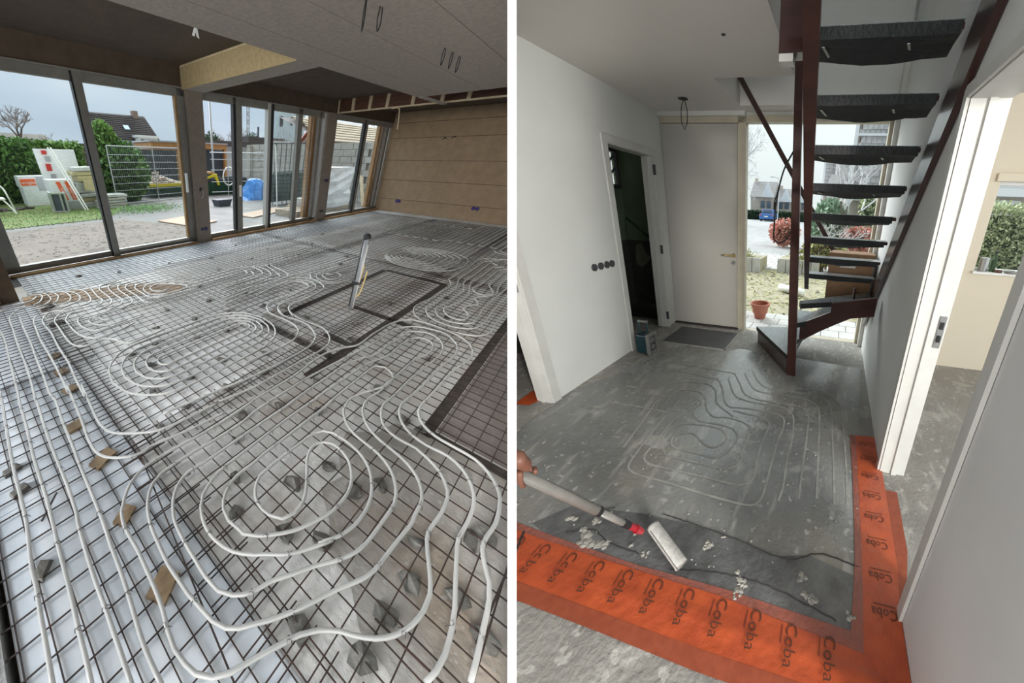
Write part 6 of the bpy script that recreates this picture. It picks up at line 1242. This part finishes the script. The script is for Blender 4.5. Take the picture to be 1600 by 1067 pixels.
for i, (o_, r) in enumerate(((.030, .0095), (.008, .0100), (-.014, .0098), (-.036, .0085))):
    b0 = ctr + d_ * o_; Rr_ = .026
    ch_ = [b0 + upw * .034 + sidev * .012, b0 + upw * .030 - sidev * .016, b0 - upw * .002 - sidev * (Rr_ + .002), b0 - upw * .024 - sidev * .012, b0 - upw * .024 + sidev * .010]
    chains.append((ch_, [r * 1.1, r * 1.08, r, r * .92, r * .8]))
chains.append(([ctr - d_ * .02 + upw * .03 + sidev * .028, ctr + d_ * .01 + sidev * .030, ctr + d_ * .032 - upw * .016 + sidev * .022, ctr + d_ * .046 - upw * .026 + sidev * .004], [.014, .012, .0105, .009]))
skin_mesh(chains, 'hand', hd, 'skin')

# ================================================================== STREET SEEN THROUGH THE HALL WINDOWS
MB(F).box(3.86, 80, -40, 40, H0 - .1, H0 - .01).build('ground_street', 'road', kind='structure', clip=1)
MB(F).box(4.9, 8.9, -3.0, 3.2, H0 - .02, H0).build('ground_front_garden', 'garden_soil', kind='structure')
pv = thing('floor_paving', F, (4.3, .4, H0), kind='structure')
for i in range(4):
    for j in range(12): MB(F).box(3.88 + i * .26, 4.13 + i * .26, -.8 + j * .26 + (i % 2) * .1, -.55 + j * .26 + (i % 2) * .1, H0 - .01, H0 + .006).build('paving_stone', 'paving', pv)
pv2 = thing('floor_pavement', F, (11, 1, H0), kind='structure')
for i in range(8):
    for j in range(20): MB(F).box(9.0 + i * .4, 9.38 + i * .4, -2 + j * .3 + (i % 2) * .15, -1.72 + j * .3 + (i % 2) * .15, H0 - .01, H0 + .006).build('paving_stone', 'paving', pv2)
lf = MB(F); rn = random.Random(31)
for i in range(2600):
    x = rn.uniform(4.9, 8.8); y = rn.uniform(-1.8, 2.8); s_ = rn.uniform(.015, .05); a = rn.uniform(0, 6.28)
    p = Vector((x, y, H0 + rn.uniform(.0, .03))); e1 = Vector((math.cos(a), math.sin(a), rn.gauss(0, .3))) * s_; e2 = Vector((-math.sin(a), math.cos(a), rn.gauss(0, .3))) * s_ * .6
    lf.poly([p - e1, p + e2, p + e1, p - e2], [(0, 1, 2, 3)])
lf.build('fallen_leaves', 'dry_leaf', label='dry fallen leaves and weeds on the front garden soil', cat='leaves', kind='stuff')
t = thing('flower_pot', F, (4.6, 1.07, H0), 'empty terracotta flower pot outside the side window', 'pot')
MB(F).lathe((4.62, 1.075, H0), [(.085, 0), (.125, .20), (.15, .205), (.155, .255), (.135, .255), (.12, .10), (.02, .09)], 20).build('pot_body', 'terracotta', t, smooth=False)
t = thing('drain_tube', F, (6.3, .9, H0), 'short white plastic tube lying in the front garden', 'tube')
MB(F).tube([(6.5, 1.09, H0 + .09), (6.2, .55, H0 + .09)], .075, 14).build('tube', 'white', t, smooth=True)
for i, (x, y) in enumerate([(8.7, 2.55), (8.9, .95)]):
    t = thing('low_planter', F, (x, y, H0), ['low stone edged flower bed near the door side of the garden path', 'low flower bed with dry brush behind the white tube'][i], 'planter')
    MB(F).box(x - .3, x + .6, y - .55, y + .6, H0, H0 + .34).build('soil_block', 'garden_soil', t)
    for k_ in range(5): MB(F).box(x - .34, x - .28, y - .55 + k_ * .23, y - .34 + k_ * .23, H0, H0 + .38).build('edging_stone', 'paving', t)
    MB(F).leaves((x, y, H0 + .36), (.5, .5, .2), 380, .16, 40 + i, .2, .15).build('dry_stalks', 'dry_leaf', t)
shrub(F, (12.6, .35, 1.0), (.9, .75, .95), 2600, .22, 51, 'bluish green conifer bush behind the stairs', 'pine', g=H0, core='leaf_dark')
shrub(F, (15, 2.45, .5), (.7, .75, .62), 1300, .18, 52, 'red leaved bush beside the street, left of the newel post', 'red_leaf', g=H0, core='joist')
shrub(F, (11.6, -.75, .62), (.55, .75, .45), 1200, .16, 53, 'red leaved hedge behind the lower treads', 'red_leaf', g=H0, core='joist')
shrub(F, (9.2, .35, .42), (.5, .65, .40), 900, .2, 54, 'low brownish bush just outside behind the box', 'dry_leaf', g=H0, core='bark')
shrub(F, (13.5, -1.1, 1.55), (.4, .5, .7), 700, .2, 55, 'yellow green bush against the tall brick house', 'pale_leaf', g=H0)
baretree(F, (31, 9.6, H0), 9.5, 61, 'tall frosty bare tree by the edge of the front door', spread=.30, thick=.22, depth=6, kmat='frost_twig', up=.5)
baretree(F, (11.3, -.13, H0), 3.8, 62, 'bare forked tree before the grey tiled house', spread=.45, thick=.07, depth=5, kmat='frost_twig')
baretree(F, (9.6, .25, H0), 2.0, 63, 'small leafless bush near the cardboard box', spread=.8, thick=.04, depth=5, kmat='frost_twig')
# tall tile hung house on the right
t = thing('tall_house', F, (14.5, -1, H0), 'tall tile hung grey house filling the right part of the side window', 'house')
MB(F).box(14.25, 17, -2.4, -.20, H0, 6).build('wall', 'far_brick', t)
for r in range(15):
    for c in range(6): MB(F).obox((14.14, -.42 - c * .19 - (r % 2) * .095, 2.05 + r * .22), (.05, .18, .235), (0, .16, 0)).build('tile', 'roof_tile_grey', t)
MB(F).box(14.0, 14.2, -.30, -.16, H0, 6).build('corner_board', 'wall_white', t); MB(F).box(14.0, 14.2, -1.62, -1.48, H0, 6).build('corner_board', 'wall_white', t)
MB(F).box(14.05, 14.2, -1.5, -.3, 4.15, 4.22).build('ledge', 'wall_white', t)
for z in (.3, 1.5): MB(F).box(14.15, 14.24, -1.35, -.9, z, z + .8).build('window', 'car_glass', t)
t = thing('row_house', F, (20, .6, H0), 'grey tiled house behind the tall one', 'house')
MB(F).box(23, 26, -.1, 1.35, H0, 5.2).build('wall', 'far_brick', t)
for r in range(12):
    for c in range(6): MB(F).obox((22.9, 1.2 - c * .26, 2.6 + r * .22), (.05, .245, .235), (0, .16, 0)).build('tile', 'roof_tile_grey', t)
for y in (1.35, .6, -.25): MB(F).box(22.75, 22.95, y - .06, y + .06, 1.6, 5.2).build('corner_board', 'wall_white', t)
MB(F).prism([(1.0, 1.9), (.35, 1.9), (.35, 3.3), (.55, 3.6), (.8, 3.6), (1.0, 3.3)], 'x', 22.0, 22.1).build('shrub_screen', 'frost_twig', t)
# terrace down the street
for i, (y0, y1, hh, lab) in enumerate([(10.2, 13.8, 5.0, 'far terraced house with dark roof at the end of the street, left'), (7.4, 9.8, 4.1, 'far terraced house with dark roof in the middle of the street end'), (4.8, 7.0, 4.1, 'far terraced house with dark roof nearest the newel post')]):
    t = thing('terrace_house', F, (52, (y0 + y1) / 2, H0), lab, 'house')
    MB(F).box(50.5, 56, y0, y1, H0, hh * .62).build('wall', 'far_brick', t)
    MB(F).prism([(50.2, hh * .60), (53, hh + .3), (56, hh * .6)], 'y', y0 - .1, y1 + .1).build('roof', 'far_roof', t)
    MB(F).box(52.6, 53.2, y1 - .5, y1 - .1, hh, hh + .7).build('chimney', 'far_brick', t)
    for k_ in range(2): MB(F).box(50.42, 50.5, y0 + .4 + k_ * .95, y0 + 1.0 + k_ * .95, 1.5, 2.5).build('window', 'car_glass', t)
    MB(F).prism([(y0, hh * .6), (y0 + .9, hh + .2), (y0 + 1.8, hh * .6)], 'x', 50.0, 50.25).build('gable', 'wall_white', t)
hedge(F, 48.3, 49.3, 4.5, 14.5, H0, 1.05, 2600, .35, 71, 'dark hedge across the end of the street', 'leaf_dark', face='x')
t = thing('street_lamp', F, (30, 5.6, H0), 'street lamp with curved arm', 'lamp')
MB(F).tube(spline([(30, 5.62, H0), (30, 5.60, 3.7), (30, 5.72, 3.95), (30, 6.1, 4.03), (30, 6.35, 4.02)], .4), .04, 6).build('pole', 'galv', t)
MB(F).obox((30, 6.25, 4.03), (.2, .35, .07)).build('lamp_head', 'galv', t)
# blue car
cr_ = thing('car', F, (44, 9.7, H0), 'blue car parked at the end of the street', 'car')
cy = 9.75
MB(F).prism([(cy - .92, .12), (cy + .92, .12), (cy + .95, .62), (cy + .86, .82), (cy - .86, .82), (cy - .95, .62)], 'x', 43.6, 47.6).build('body', 'car_blue', cr_, bevel=.08)
MB(F).prism([(cy - .84, .80), (cy + .84, .80), (cy + .62, 1.36), (cy - .62, 1.36)], 'x', 44.2, 46.6).build('cabin', 'car_blue', cr_, bevel=.08)
MB(F).prism([(cy - .72, .88), (cy + .72, .88), (cy + .56, 1.28), (cy - .56, 1.28)], 'x', 44.1, 44.2).build('rear_window', 'car_glass', cr_)
for s_ in (-1, 1):
    MB(F).box(43.56, 43.62, cy + s_ * .80 - .10, cy + s_ * .80 + .10, .55, .72).build('tail_light', 'red_print', cr_)
    for x in (44.4, 46.8): MB(F).lathe((x, cy + s_ * .82, .14), [(.30, -.1), (.30, .1)], 16, 'y').build('wheel', 'black', cr_)
MB(F).box(43.55, 43.61, cy - .26, cy + .26, .40, .52).build('number_plate', 'white', cr_)
# behind the right room
hedge(F, 6.4, 7.2, -5.0, -1.9, H0, 1.68, 20000, .07, 81, 'tall pale green hedge outside the right room window', 'pale_leaf', core='leaf_dark', face='x')
t = thing('bungalow', F, (14, -6, H0), 'low house with white gutter beyond the right hedge', 'house')
MB(F).box(13, 16, -12, -3.6, H0, 2.3).build('wall', 'far_brick', t); MB(F).box(12.6, 12.8, -12, -3.0, 2.2, 2.45).build('gutter', 'white', t)
MB(F).poly([(12.6, -12, 2.45), (12.6, -3, 2.45), (16, -3, 4.2), (16, -12, 4.2)], [(0, 1, 2, 3)]).build('roof', 'far_roof', t)
MB(F).box(12.95, 13.0, -5.9, -4.9, 1.5, 2.1).build('window', 'white', t)
